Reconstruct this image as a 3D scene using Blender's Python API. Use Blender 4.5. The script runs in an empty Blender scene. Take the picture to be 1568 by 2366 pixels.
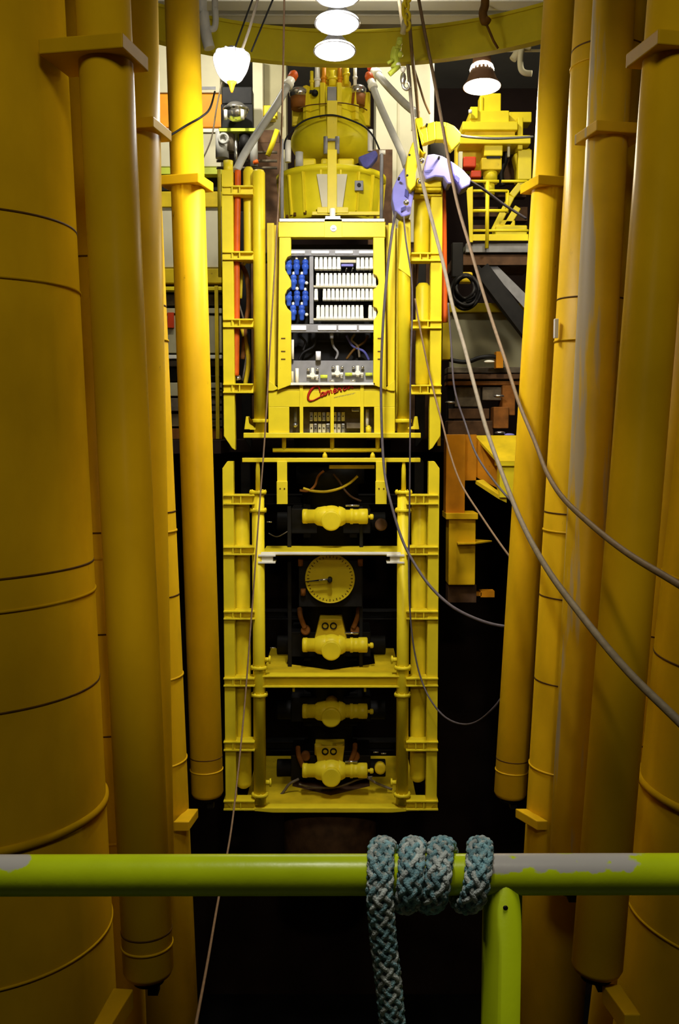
import bpy, bmesh, math, random
from mathutils import Vector, Matrix
random.seed(7)
sc = bpy.context.scene
COL = sc.collection
PI = math.pi

# ------------------------------------------------------------------ camera
F = 2250.0
TH = math.radians(4.7)
CX, CY = 784.0, 1183.0
EYE = Vector((0, 0, 1.64))
FWD = Vector((0, math.cos(TH), -math.sin(TH)))
UPV = Vector((0, math.sin(TH), math.cos(TH)))
cd = bpy.data.cameras.new('camera')
cam = bpy.data.objects.new('camera', cd)
COL.objects.link(cam)
cam.location = EYE
cam.rotation_euler = (PI / 2 - TH, 0, 0)
cd.sensor_fit = 'VERTICAL'
cd.sensor_height = 36.0
cd.lens = F * 36.0 / 2366.0
cd.clip_end = 200
sc.camera = cam


def ray(px, py):
    return FWD + Vector((1, 0, 0)) * ((px - CX) / F) + UPV * (-(py - CY) / F)


def P(px, py, Y):
    """point seen at this spot of the photograph, at distance Y"""
    d = ray(px, py)
    return EYE + d * (Y / d.y)


def PZ(px, py, z):
    d = ray(px, py)
    return EYE + d * ((z - EYE.z) / d.z)


def Zat(py, Y):
    return P(CX, py, Y).z


def Xat(px, py, Y):
    return P(px, py, Y).x


# ------------------------------------------------------------------ materials
def _nodes(name):
    m = bpy.data.materials.new(name)
    m.use_nodes = True
    nt = m.node_tree
    return m, nt, nt.nodes['Principled BSDF']


def paint(name, col, rough=0.45, metal=0.0, vary=0.12, scale=3.0, dirt=0.0, dirtcol=(0.03, 0.018, 0.006), stretch=(1, 1, 1), bump=0.0, spec=0.22, bscale=60):
    m, nt, b = _nodes(name)
    b.inputs['Roughness'].default_value = rough
    b.inputs['Metallic'].default_value = metal
    b.inputs['Specular IOR Level'].default_value = spec
    tc = nt.nodes.new('ShaderNodeTexCoord')
    mp = nt.nodes.new('ShaderNodeMapping')
    mp.inputs['Scale'].default_value = stretch
    nt.links.new(tc.outputs['Object'], mp.inputs['Vector'])
    n = nt.nodes.new('ShaderNodeTexNoise')
    n.inputs['Scale'].default_value = scale
    n.inputs['Detail'].default_value = 5
    nt.links.new(mp.outputs['Vector'], n.inputs['Vector'])
    r = nt.nodes.new('ShaderNodeValToRGB')
    r.color_ramp.elements[0].position = 0.3
    r.color_ramp.elements[1].position = 0.7
    lo = [c * (1 - vary) for c in col]
    hi = [min(1, c * (1 + vary)) for c in col]
    r.color_ramp.elements[0].color = (*lo, 1)
    r.color_ramp.elements[1].color = (*hi, 1)
    nt.links.new(n.outputs['Fac'], r.inputs['Fac'])
    out = r.outputs['Color']
    if dirt > 0:
        n2 = nt.nodes.new('ShaderNodeTexNoise')
        n2.inputs['Scale'].default_value = scale * 2.2
        n2.inputs['Detail'].default_value = 8
        n2.inputs['Roughness'].default_value = 0.65
        nt.links.new(mp.outputs['Vector'], n2.inputs['Vector'])
        r2 = nt.nodes.new('ShaderNodeValToRGB')
        r2.color_ramp.elements[0].position = 0.72 - 0.22 * dirt
        r2.color_ramp.elements[1].position = 0.80 - 0.15 * dirt
        r2.color_ramp.elements[0].color = (0, 0, 0, 1)
        r2.color_ramp.elements[1].color = (1, 1, 1, 1)
        nt.links.new(n2.outputs['Fac'], r2.inputs['Fac'])
        mx = nt.nodes.new('ShaderNodeMix')
        mx.data_type = 'RGBA'
        nt.links.new(r2.outputs['Color'], mx.inputs['Factor'])
        nt.links.new(out, mx.inputs['A'])
        mx.inputs['B'].default_value = (*dirtcol, 1)
        out = mx.outputs['Result']
    nt.links.new(out, b.inputs['Base Color'])
    if bump > 0:
        n3 = nt.nodes.new('ShaderNodeTexNoise')
        n3.inputs['Scale'].default_value = bscale
        n3.inputs['Detail'].default_value = 3
        nt.links.new(tc.outputs['Object'], n3.inputs['Vector'])
        bp = nt.nodes.new('ShaderNodeBump')
        bp.inputs['Strength'].default_value = bump
        bp.inputs['Distance'].default_value = 0.02
        nt.links.new(n3.outputs['Fac'], bp.inputs['Height'])
        nt.links.new(bp.outputs['Normal'], b.inputs['Normal'])
    return m


def glow(name, col, strength):
    m, nt, b = _nodes(name)
    b.inputs['Base Color'].default_value = (0.8, 0.8, 0.8, 1)
    b.inputs['Emission Color'].default_value = (*col, 1)
    b.inputs['Emission Strength'].default_value = strength
    return m


M = {}
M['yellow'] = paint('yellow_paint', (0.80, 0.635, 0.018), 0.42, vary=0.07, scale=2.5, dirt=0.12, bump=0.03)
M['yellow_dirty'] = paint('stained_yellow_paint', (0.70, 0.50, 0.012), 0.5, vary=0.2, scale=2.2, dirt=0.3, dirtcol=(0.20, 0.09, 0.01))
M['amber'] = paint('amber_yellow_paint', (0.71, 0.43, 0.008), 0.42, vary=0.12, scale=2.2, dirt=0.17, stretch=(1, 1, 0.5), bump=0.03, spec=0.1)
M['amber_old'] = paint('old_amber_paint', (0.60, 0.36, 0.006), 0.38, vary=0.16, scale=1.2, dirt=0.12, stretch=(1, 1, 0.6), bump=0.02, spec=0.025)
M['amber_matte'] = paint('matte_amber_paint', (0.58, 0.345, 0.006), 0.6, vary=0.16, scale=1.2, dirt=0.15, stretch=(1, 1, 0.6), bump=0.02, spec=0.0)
M['seam_dark'] = paint('seam_rust', (0.10, 0.045, 0.004), 0.7, vary=0.3, scale=8)
M['yellow_mid'] = paint('mellow_yellow_paint', (0.74, 0.62, 0.012), 0.45, vary=0.1, scale=2.2, dirt=0.2, dirtcol=(0.3, 0.15, 0.01))
M['orange'] = paint('orange_yellow_paint', (0.62, 0.24, 0.006), 0.5, vary=0.2, scale=2, dirt=0.25, dirtcol=(0.14, 0.05, 0.01))
M['orange_bright'] = paint('bright_orange', (0.85, 0.32, 0.01), 0.5, vary=0.08)
M['olive'] = paint('olive_paint', (0.50, 0.42, 0.008), 0.6, vary=0.12, scale=1.5, dirt=0.1)
M['cream'] = paint('cream_paint', (0.62, 0.57, 0.38), 0.55, vary=0.08, scale=1.5, dirt=0.1, dirtcol=(0.25, 0.2, 0.1))
M['cream_dull'] = paint('dull_cream_paint', (0.42, 0.38, 0.22), 0.6, vary=0.12, scale=1.5, dirt=0.2, dirtcol=(0.2, 0.14, 0.05))
M['white'] = paint('white_enamel', (0.86, 0.83, 0.70), 0.35, vary=0.05)
M['white_bright'] = paint('white_plastic', (0.9, 0.9, 0.92), 0.3, vary=0.03)
M['grey'] = paint('grey_metal', (0.24, 0.235, 0.235), 0.5, metal=0.1, vary=0.12, scale=6)
M['grey_pipe'] = paint('grey_pipe_paint', (0.42, 0.41, 0.36), 0.38, vary=0.12, scale=5)
M['steel'] = paint('bright_steel', (0.62, 0.60, 0.55), 0.22, metal=0.9, vary=0.1, scale=6)
M['dark'] = paint('dark_parts_and_shade', (0.007, 0.006, 0.005), 0.6, vary=0.4, scale=5)  # near-black for dark parts, and for the shade inside the stack
M['black'] = paint('black_rubber', (0.010, 0.009, 0.009), 0.55, vary=0.2, scale=8)
M['rust'] = paint('rust_brown', (0.10, 0.05, 0.022), 0.75, vary=0.4, scale=4, dirt=0.3, dirtcol=(0.02, 0.012, 0.008))
M['rust_warm'] = paint('rust_orange', (0.24, 0.085, 0.012), 0.7, vary=0.4, scale=4, dirt=0.3)
M['grime'] = paint('grimy_steel', (0.15, 0.12, 0.08), 0.6, metal=0.2, vary=0.4, scale=5, dirt=0.3)
M['blue'] = paint('blue_housing', (0.035, 0.10, 0.52), 0.32, vary=0.1)
M['lavender'] = paint('lavender_plastic', (0.25, 0.24, 0.66), 0.5, vary=0.08, scale=4, dirt=0.08, dirtcol=(0.05, 0.05, 0.2))
M['navy_cloth'] = paint('dark_blue_cloth', (0.09, 0.09, 0.30), 0.8, vary=0.25, scale=6)
M['red'] = paint('red_paint', (0.55, 0.05, 0.01), 0.45, vary=0.15)
M['logo_red'] = paint('red_lettering', (0.45, 0.02, 0.008), 0.5, vary=0.05)
M['hose_red'] = paint('red_orange_hose', (0.60, 0.10, 0.008), 0.5, vary=0.25, scale=3, stretch=(1, 1, 0.6))
M['tan'] = paint('tan_hose_cover', (0.19, 0.13, 0.075), 0.6, vary=0.15, scale=12, bump=0.1)
M['greyhose'] = paint('pale_grey_hose_cover', (0.25, 0.21, 0.15), 0.6, vary=0.15, scale=12, bump=0.1)
M['brownhose'] = paint('brown_hose_cover', (0.22, 0.14, 0.08), 0.6, vary=0.15, scale=12)
M['slatehose'] = paint('slate_hose_cover', (0.09, 0.075, 0.085), 0.55, vary=0.15, scale=12)
M['chartreuse'] = paint('chartreuse_paint', (0.55, 0.62, 0.06), 0.4, vary=0.12)
M['hull'] = paint('unlit_hull_and_water', (0.010, 0.009, 0.009), 0.85, vary=0.3, scale=0.6, spec=0.1)  # near-black stands for darkness where the lamps don't reach
M['shade_wall'] = paint('unlit_bulkhead_and_deck', (0.030, 0.018, 0.014), 0.85, vary=0.3, scale=0.7, spec=0.1)  # darkened colour for the unlit back wall and far deck
M['ceil'] = paint('grey_deckhead', (0.34, 0.33, 0.29), 0.7, vary=0.1, scale=0.8)
M['beam_grey'] = paint('pale_beam_paint', (0.60, 0.58, 0.50), 0.6, vary=0.08, scale=1)
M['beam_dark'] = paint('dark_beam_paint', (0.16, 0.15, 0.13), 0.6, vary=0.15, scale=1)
M['deck'] = paint('deck_plate', (0.09, 0.10, 0.06), 0.7, vary=0.2, scale=5)
M['lamp_white'] = glow('cool_white_lens', (0.93, 0.95, 1.0), 22.0)
M['lamp_jar'] = glow('jar_lamp_glass', (1.0, 0.99, 0.93), 14.0)
M['lamp_warm'] = glow('warm_lens', (1.0, 0.90, 0.66), 18.0)
M['lamp_rim'] = glow('lit_louvre', (1.0, 0.88, 0.66), 3.0)
M['shade'] = paint('bell_shade', (0.55, 0.55, 0.58), 0.3, metal=0.5)
M['shade_brown'] = paint('brown_bell_shade', (0.20, 0.10, 0.05), 0.5, vary=0.2)


def primer_paint():
    m = paint('amber_paint_with_grey_primer', (0.70, 0.43, 0.01), 0.5, vary=0.1, scale=1.5)
    nt = m.node_tree
    b = nt.nodes['Principled BSDF']
    tc = nt.nodes.new('ShaderNodeTexCoord')
    mp = nt.nodes.new('ShaderNodeMapping')
    mp.inputs['Scale'].default_value = (4, 4, 0.35)
    nt.links.new(tc.outputs['Object'], mp.inputs['Vector'])
    n = nt.nodes.new('ShaderNodeTexNoise')
    n.inputs['Scale'].default_value = 1.6
    n.inputs['Detail'].default_value = 7
    nt.links.new(mp.outputs['Vector'], n.inputs['Vector'])
    sep = nt.nodes.new('ShaderNodeSeparateXYZ')
    nt.links.new(tc.outputs['Object'], sep.inputs[0])
    # worn strip on the moonpool side of the tube (local -X), fading below
    a = nt.nodes.new('ShaderNodeMapRange')
    a.inputs['From Min'].default_value = 0.02
    a.inputs['From Max'].default_value = -0.16
    nt.links.new(sep.outputs['X'], a.inputs['Value'])
    c = nt.nodes.new('ShaderNodeMapRange')
    c.inputs['From Min'].default_value = -4.0
    c.inputs['From Max'].default_value = 4.5
    nt.links.new(sep.outputs['Z'], c.inputs['Value'])
    mu = nt.nodes.new('ShaderNodeMath')
    mu.operation = 'MULTIPLY'
    nt.links.new(a.outputs['Result'], mu.inputs[0])
    nt.links.new(c.outputs['Result'], mu.inputs[1])
    ad = nt.nodes.new('ShaderNodeMath')
    ad.operation = 'MULTIPLY_ADD'
    ad.inputs[1].default_value = 0.36
    nt.links.new(mu.outputs[0], ad.inputs[0])
    nt.links.new(n.outputs['Fac'], ad.inputs[2])
    r = nt.nodes.new('ShaderNodeValToRGB')
    r.color_ramp.elements[0].position = 0.60
    r.color_ramp.elements[1].position = 0.70
    nt.links.new(ad.outputs[0], r.inputs['Fac'])
    old = b.inputs['Base Color'].links[0].from_socket
    mx = nt.nodes.new('ShaderNodeMix')
    mx.data_type = 'RGBA'
    nt.links.new(r.outputs['Color'], mx.inputs['Factor'])
    nt.links.new(old, mx.inputs['A'])
    mx.inputs['B'].default_value = (0.46, 0.38, 0.24, 1)
    nt.links.new(mx.outputs['Result'], b.inputs['Base Color'])
    return m


M['primer'] = primer_paint()


def rail_paint():
    """lime paint, rubbed through to bare grey metal at the places of wear along the top"""
    m = paint('lime_rail_paint', (0.40, 0.50, 0.006), 0.28, vary=0.07, scale=14, dirt=0.1, dirtcol=(0.05, 0.05, 0.005), bump=0.02)
    nt = m.node_tree
    b = nt.nodes['Principled BSDF']
    tc = nt.nodes.new('ShaderNodeTexCoord')
    sep = nt.nodes.new('ShaderNodeSeparateXYZ')
    nt.links.new(tc.outputs['Object'], sep.inputs[0])
    n = nt.nodes.new('ShaderNodeTexNoise')
    n.inputs['Scale'].default_value = 45
    n.inputs['Detail'].default_value = 6
    nt.links.new(tc.outputs['Object'], n.inputs['Vector'])
    total = None
    for x0, w, zmin in ((0.262, 0.115, 0.011), (-0.425, 0.062, 0.014)):
        s = nt.nodes.new('ShaderNodeMath'); s.operation = 'SUBTRACT'; s.inputs[1].default_value = x0
        nt.links.new(sep.outputs['X'], s.inputs[0])
        ab = nt.nodes.new('ShaderNodeMath'); ab.operation = 'ABSOLUTE'
        nt.links.new(s.outputs[0], ab.inputs[0])
        mr = nt.nodes.new('ShaderNodeMapRange')
        mr.inputs['From Min'].default_value = w; mr.inputs['From Max'].default_value = w * 0.7
        nt.links.new(ab.outputs[0], mr.inputs['Value'])
        mz = nt.nodes.new('ShaderNodeMapRange')
        mz.inputs['From Min'].default_value = zmin - 0.006; mz.inputs['From Max'].default_value = zmin + 0.008
        nt.links.new(sep.outputs['Z'], mz.inputs['Value'])
        mu = nt.nodes.new('ShaderNodeMath'); mu.operation = 'MULTIPLY'
        nt.links.new(mr.outputs['Result'], mu.inputs[0]); nt.links.new(mz.outputs['Result'], mu.inputs[1])
        if total is None:
            total = mu
        else:
            ad = nt.nodes.new('ShaderNodeMath'); ad.operation = 'ADD'
            nt.links.new(total.outputs[0], ad.inputs[0]); nt.links.new(mu.outputs[0], ad.inputs[1]); total = ad
    k = nt.nodes.new('ShaderNodeMath'); k.operation = 'MULTIPLY_ADD'; k.inputs[1].default_value = 0.42
    nt.links.new(total.outputs[0], k.inputs[0]); nt.links.new(n.outputs['Fac'], k.inputs[2])
    r = nt.nodes.new('ShaderNodeValToRGB')
    r.color_ramp.elements[0].position = 0.72; r.color_ramp.elements[1].position = 0.80
    nt.links.new(k.outputs[0], r.inputs['Fac'])
    mx = nt.nodes.new('ShaderNodeMix'); mx.data_type = 'RGBA'
    nt.links.new(r.outputs['Color'], mx.inputs['Factor'])
    nt.links.new(b.inputs['Base Color'].links[0].from_socket, mx.inputs['A'])
    mx.inputs['B'].default_value = (0.36, 0.34, 0.33, 1)
    nt.links.new(mx.outputs['Result'], b.inputs['Base Color'])
    return m


M['lime'] = rail_paint()
M['rope'] = paint('weathered_blue_rope', (0.17, 0.31, 0.36), 0.9, vary=0.55, scale=60, dirt=1.0, dirtcol=(0.40, 0.40, 0.37), bump=0.4, bscale=400, spec=0.15)
M['rope_pale'] = paint('faded_rope_yarn', (0.42, 0.46, 0.46), 0.9, vary=0.4, scale=60, dirt=0.5, dirtcol=(0.18, 0.26, 0.24), bump=0.4, bscale=400, spec=0.1)
M['rope_worn'] = paint('chafed_rope', (0.30, 0.13, 0.06), 0.95, vary=0.4, scale=60, bump=0.4, bscale=400, spec=0.1)


# ------------------------------------------------------------------ mesh builder
class MB:
    def __init__(s):
        s.v, s.f, s.s = [], [], []

    def add(s, vs, fs, smooth=False):
        o = len(s.v)
        s.v += [Vector(v) for v in vs]
        for f in fs:
            s.f.append([i + o for i in f])
            s.s.append(smooth)
        return s

    def box(s, x0, x1, y0, y1, z0, z1):
        x0, x1 = min(x0, x1), max(x0, x1)
        z0, z1 = min(z0, z1), max(z0, z1)
        y0, y1 = min(y0, y1), max(y0, y1)
        return s.add([(x0, y0, z0), (x1, y0, z0), (x1, y1, z0), (x0, y1, z0), (x0, y0, z1), (x1, y0, z1), (x1, y1, z1), (x0, y1, z1)],
                     [(3, 2, 1, 0), (4, 5, 6, 7), (0, 1, 5, 4), (1, 2, 6, 5), (2, 3, 7, 6), (3, 0, 4, 7)])

    def prism(s, pts, ext):
        ext = Vector(ext)
        n = len(pts)
        vs = [Vector(p) for p in pts] + [Vector(p) + ext for p in pts]
        return s.add(vs, [tuple(range(n - 1, -1, -1)), tuple(range(n, 2 * n))] + [(i, (i + 1) % n, n + (i + 1) % n, n + i) for i in range(n)])

    def hexa(s, a, b):
        """solid between two matching quads"""
        return s.add(list(a) + list(b), [(3, 2, 1, 0), (4, 5, 6, 7), (0, 1, 5, 4), (1, 2, 6, 5), (2, 3, 7, 6), (3, 0, 4, 7)])

    def bar(s, p0, p1, w, h, up=(0, 0, 1)):
        p0, p1 = Vector(p0), Vector(p1)
        d = (p1 - p0).normalized()
        u = Vector(up)
        a = d.cross(u)
        if a.length < 1e-4:
            a = d.cross(Vector((0, 1, 0)))
        a = a.normalized() * w / 2
        b = a.cross(d).normalized() * h / 2
        q = lambda p: [p - a - b, p + a - b, p + a + b, p - a + b]
        return s.hexa(q(p0), q(p1))

    def lathe(s, c, prof, n=28, axis=(0, 0, 1), closed=True):
        c = Vector(c)
        ax = Vector(axis).normalized()
        u = ax.orthogonal().normalized()
        w = ax.cross(u)
        vs, fs = [], []
        for r, h in prof:
            for i in range(n):
                t = 2 * PI * i / n
                vs.append(c + ax * h + (u * math.cos(t) + w * math.sin(t)) * max(r, 1e-4))
        for k in range(len(prof) - 1):
            for i in range(n):
                j = (i + 1) % n
                fs.append((k * n + i, k * n + j, (k + 1) * n + j, (k + 1) * n + i))
        s.add(vs, fs, True)
        if closed:
            o = len(s.v) - len(vs)
            s.f.append([o + i for i in range(n - 1, -1, -1)]); s.s.append(False)
            s.f.append([o + (len(prof) - 1) * n + i for i in range(n)]); s.s.append(False)
        return s

    def cyl(s, p0, p1, r0, r1=None, n=28):
        p0, p1 = Vector(p0), Vector(p1)
        d = p1 - p0
        return s.lathe(p0, [(r0, 0), (r0 if r1 is None else r1, d.length)], n, d)

    def ball(s, c, r, sx=1, sy=1, sz=1, n=20, m=12):
        c = Vector(c)
        vs = [c + Vector((0, 0, -r * sz))]
        for j in range(1, m):
            a = -PI / 2 + PI * j / m
            for i in range(n):
                t = 2 * PI * i / n
                vs.append(c + Vector((r * sx * math.cos(a) * math.cos(t), r * sy * math.cos(a) * math.sin(t), r * sz * math.sin(a))))
        vs.append(c + Vector((0, 0, r * sz)))
        fs = [(0, 1 + (i + 1) % n, 1 + i) for i in range(n)]
        for j in range(m - 2):
            for i in range(n):
                a, b = 1 + j * n + i, 1 + j * n + (i + 1) % n
                fs.append((a, b, b + n, a + n))
        o = 1 + (m - 2) * n
        fs += [(o + i, o + (i + 1) % n, len(vs) - 1) for i in range(n)]
        return s.add(vs, fs, True)

    def tube(s, pts, r, n=8, caps=True):
        pts = [Vector(p) for p in pts]
        rs = r if isinstance(r, (list, tuple)) else [r] * len(pts)
        t0 = (pts[1] - pts[0]).normalized()
        nn = t0.orthogonal().normalized()
        vs, fs = [], []
        for k, p in enumerate(pts):
            a = pts[max(k - 1, 0)]
            b = pts[min(k + 1, len(pts) - 1)]
            t = (b - a)
            if t.length < 1e-9:
                t = t0
            t = t.normalized()
            nn = (nn - t * nn.dot(t))
            nn = nn.normalized() if nn.length > 1e-6 else t.orthogonal().normalized()
            bb = t.cross(nn)
            for i in range(n):
                q = 2 * PI * i / n
                vs.append(p + (nn * math.cos(q) + bb * math.sin(q)) * rs[k])
        for k in range(len(pts) - 1):
            for i in range(n):
                j = (i + 1) % n
                fs.append((k * n + i, k * n + j, (k + 1) * n + j, (k + 1) * n + i))
        o0 = len(s.v)
        s.add(vs, fs, True)
        if caps:
            s.f.append([o0 + i for i in range(n - 1, -1, -1)]); s.s.append(False)
            s.f.append([o0 + (len(pts) - 1) * n + i for i in range(n)]); s.s.append(False)
        return s

    def ring(s, c, axis, R, r, n=32, m=8, a0=0, a1=2 * PI):
        c = Vector(c)
        ax = Vector(axis).normalized()
        u = Vector((1, 0, 0)) - ax * ax.x
        if u.length < 1e-3:
            u = Vector((0, 1, 0))
        u.normalize()
        w = ax.cross(u)
        full = abs(a1 - a0 - 2 * PI) < 1e-6
        pts = [c + (u * math.cos(a0 + (a1 - a0) * i / n) + w * math.sin(a0 + (a1 - a0) * i / n)) * R for i in range(n + 1)]
        return s.tube(pts, r, m, caps=not full)

    # ---- pieces given by where they stand in the photograph, at a real distance Y
    def pbox(s, x0, y0, x1, y1, Y, d):
        ym = (y0 + y1) / 2
        return s.box(Xat(x0, ym, Y), Xat(x1, ym, Y), Y, Y + d, Zat(y1, Y), Zat(y0, Y))

    def pvcyl(s, xc, y0, y1, rpx, Y, n=24):
        ym = (y0 + y1) / 2
        x = Xat(xc, ym, Y)
        return s.cyl((x, Y, Zat(y1, Y)), (x, Y, Zat(y0, Y)), rpx * Y / F, n=n)

    def phcyl(s, x0, x1, yc, rpx, Y, n=20):
        z = Zat(yc, Y)
        return s.cyl((Xat(x0, yc, Y), Y, z), (Xat(x1, yc, Y), Y, z), rpx * Y / F, n=n)

    def build(s, name, mat, parent=None, bevel=0.0, origin=None):
        off = Vector((0, 0, 0))
        q = parent
        while q is not None:
            off += q.location
            q = q.parent
        if origin is None:
            if parent is None:
                lo = Vector([min(v[i] for v in s.v) for i in range(3)])
                hi = Vector([max(v[i] for v in s.v) for i in range(3)])
                origin = Vector(((lo.x + hi.x) / 2, (lo.y + hi.y) / 2, lo.z))
            else:
                origin = off
        origin = Vector(origin)
        me = bpy.data.meshes.new(name)
        me.from_pydata([tuple(v - origin) for v in s.v], [], s.f)
        me.polygons.foreach_set('use_smooth', s.s)
        me.update()
        bm = bmesh.new()
        bm.from_mesh(me)
        bmesh.ops.recalc_face_normals(bm, faces=bm.faces)
        bm.to_mesh(me)
        bm.free()
        me.materials.append(M[mat] if isinstance(mat, str) else mat)
        o = bpy.data.objects.new(name, me)
        COL.objects.link(o)
        if parent is not None:
            o.parent = parent
        o.location = origin - off
        if bevel:
            bv = o.modifiers.new('bevel', 'BEVEL')
            bv.width = bevel
            bv.segments = 2
            bv.limit_method = 'ANGLE'
            bv.angle_limit = math.radians(50)
        return o


def tag(o, label, cat, group=None, kind=None):
    if label:
        o['label'] = label
    if cat:
        o['category'] = cat
    if group:
        o['group'] = group
    if kind:
        o['kind'] = kind
    return o


def thing(name, label, cat, loc, group=None):
    o = bpy.data.objects.new(name, None)
    COL.objects.link(o)
    o.location = loc
    o.empty_display_size = 0.1
    return tag(o, label, cat, group)


def struct(o):
    o['kind'] = 'structure'
    return o


def smooth(pts, k=6):
    pts = [Vector(p) for p in pts]
    out = []
    n = len(pts)
    for i in range(n - 1):
        p0, p1, p2, p3 = pts[max(i - 1, 0)], pts[i], pts[i + 1], pts[min(i + 2, n - 1)]
        for j in range(k):
            t = j / k
            out.append(0.5 * ((2 * p1) + (p2 - p0) * t + (2 * p0 - 5 * p1 + 4 * p2 - p3) * t * t + (3 * p1 - p0 - 3 * p2 + p3) * t ** 3))
    out.append(pts[-1])
    return out


def ibeam(mb, x0, x1, y0, d, z0, z1, t=0.03, stiff=()):
    """I-beam along X: flanges, web set back, stiffener plates"""
    mb.box(x0, x1, y0, y0 + d, z1 - t, z1)
    mb.box(x0, x1, y0, y0 + d, z0, z0 + t)
    mb.box(x0, x1, y0 + d * .35, y0 + d * .6, z0 + t, z1 - t)
    for sx in stiff:
        mb.box(sx - .012, sx + .012, y0 + .01, y0 + d - .01, z0 + t, z1 - t)
    return mb
# ================================================================== the setting
mb = MB(); mb.box(-8.98, 8.98, -3.98, 30.98, -17.2, -17)
tag(mb.build('sea_water', 'hull'), 'black water at the bottom of the moonpool', 'water', kind='stuff')
mb = MB(); mb.box(-9, 9, 31, 31.4, -17.2, 12.2)
struct(mb.build('wall_back', 'shade_wall'))
mb = MB(); mb.box(-9.4, -9, -4, 31.4, -17.2, 12.2)
struct(mb.build('wall_left', 'hull'))
mb = MB(); mb.box(9, 9.4, -4, 31.4, -17.2, 12.2)
struct(mb.build('wall_right', 'hull'))
mb = MB(); mb.box(-9.4, 9.4, -4, 31.4, 12.2, 12.5)
struct(mb.build('ceiling', 'ceil'))
mb = MB(); mb.box(-3.5, 3.5, -4, 1.3, -0.12, 0)
struct(mb.build('floor', 'deck', bevel=.01))
mb = MB()   # the deck on the far side, cut out round the opening
mb.prism([(-8.98, 22.6, 1.44), (-2.75, 22.6, 1.44), (-2.75, 24.4, 1.44), (2.6, 24.4, 1.44), (2.6, 22.6, 1.44), (8.98, 22.6, 1.44), (8.98, 30.98, 1.44), (-8.98, 30.98, 1.44)], (0, 0, -.3))
struct(mb.build('floor', 'shade_wall'))
# deckhead beams over the far side
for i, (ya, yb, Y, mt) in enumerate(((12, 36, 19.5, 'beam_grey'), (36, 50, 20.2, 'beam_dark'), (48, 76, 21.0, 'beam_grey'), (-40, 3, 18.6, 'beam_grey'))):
    mb = MB()
    z0, z1 = Zat(yb, Y), Zat(ya, Y)
    mb.box(-6, 3.2 if i == 0 else 5, Y, Y + .25, z0, z1)
    mb.box(-6, 3.2 if i == 0 else 5, Y - .08, Y + .33, z0 - .03, z0)
    o = struct(mb.build('trim_%d' % (i + 1), mt, bevel=.01))

# ================================================================== guard rail in front
RY = 1.144
rz = Zat(2021, RY)
RR = 0.0242
hr = thing('guard_rail', 'lime yellow pipe guard rail in front, worn grey, with blue rope wound on it', 'railing', (0, RY, 0))
mb = MB()
mb.cyl((-3.4, RY, rz - .0075), (3.4, RY, rz + .0075), RR, n=48)
mb.build('top_rail', 'lime', hr, origin=(0, RY, rz))
mb = MB()
px0 = Xat(1160, 2100, RY)
mb.cyl((px0 - .002, RY, 0), (px0, RY, rz), RR * .98, n=40)
mb.lathe((px0, RY, 0), [(.05, 0), (.05, .012)], 24)
pst = mb.build('post', 'lime', hr, origin=(px0, RY, rz))
mb = MB()
q = Vector((Xat(1166, 2094, RY - .02), RY - RR * .97, Zat(2094, RY - .02)))
mb.lathe(q, [(.003, -.003), (.003, .0012), (.0015, .0016)], 12, axis=(.12, -1, 0)); mb.build('pin_hole', 'dark', pst)

for sx in (-1.5, 1.75, -3.2, 3.2):
    mb = MB(); mb.cyl((sx, RY, 0), (sx, RY, rz), RR * .98, n=32); mb.lathe((sx, RY, 0), [(.05, 0), (.05, .012)], 24)
    mb.build('post', 'lime', hr, origin=(sx, RY, rz))
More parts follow.
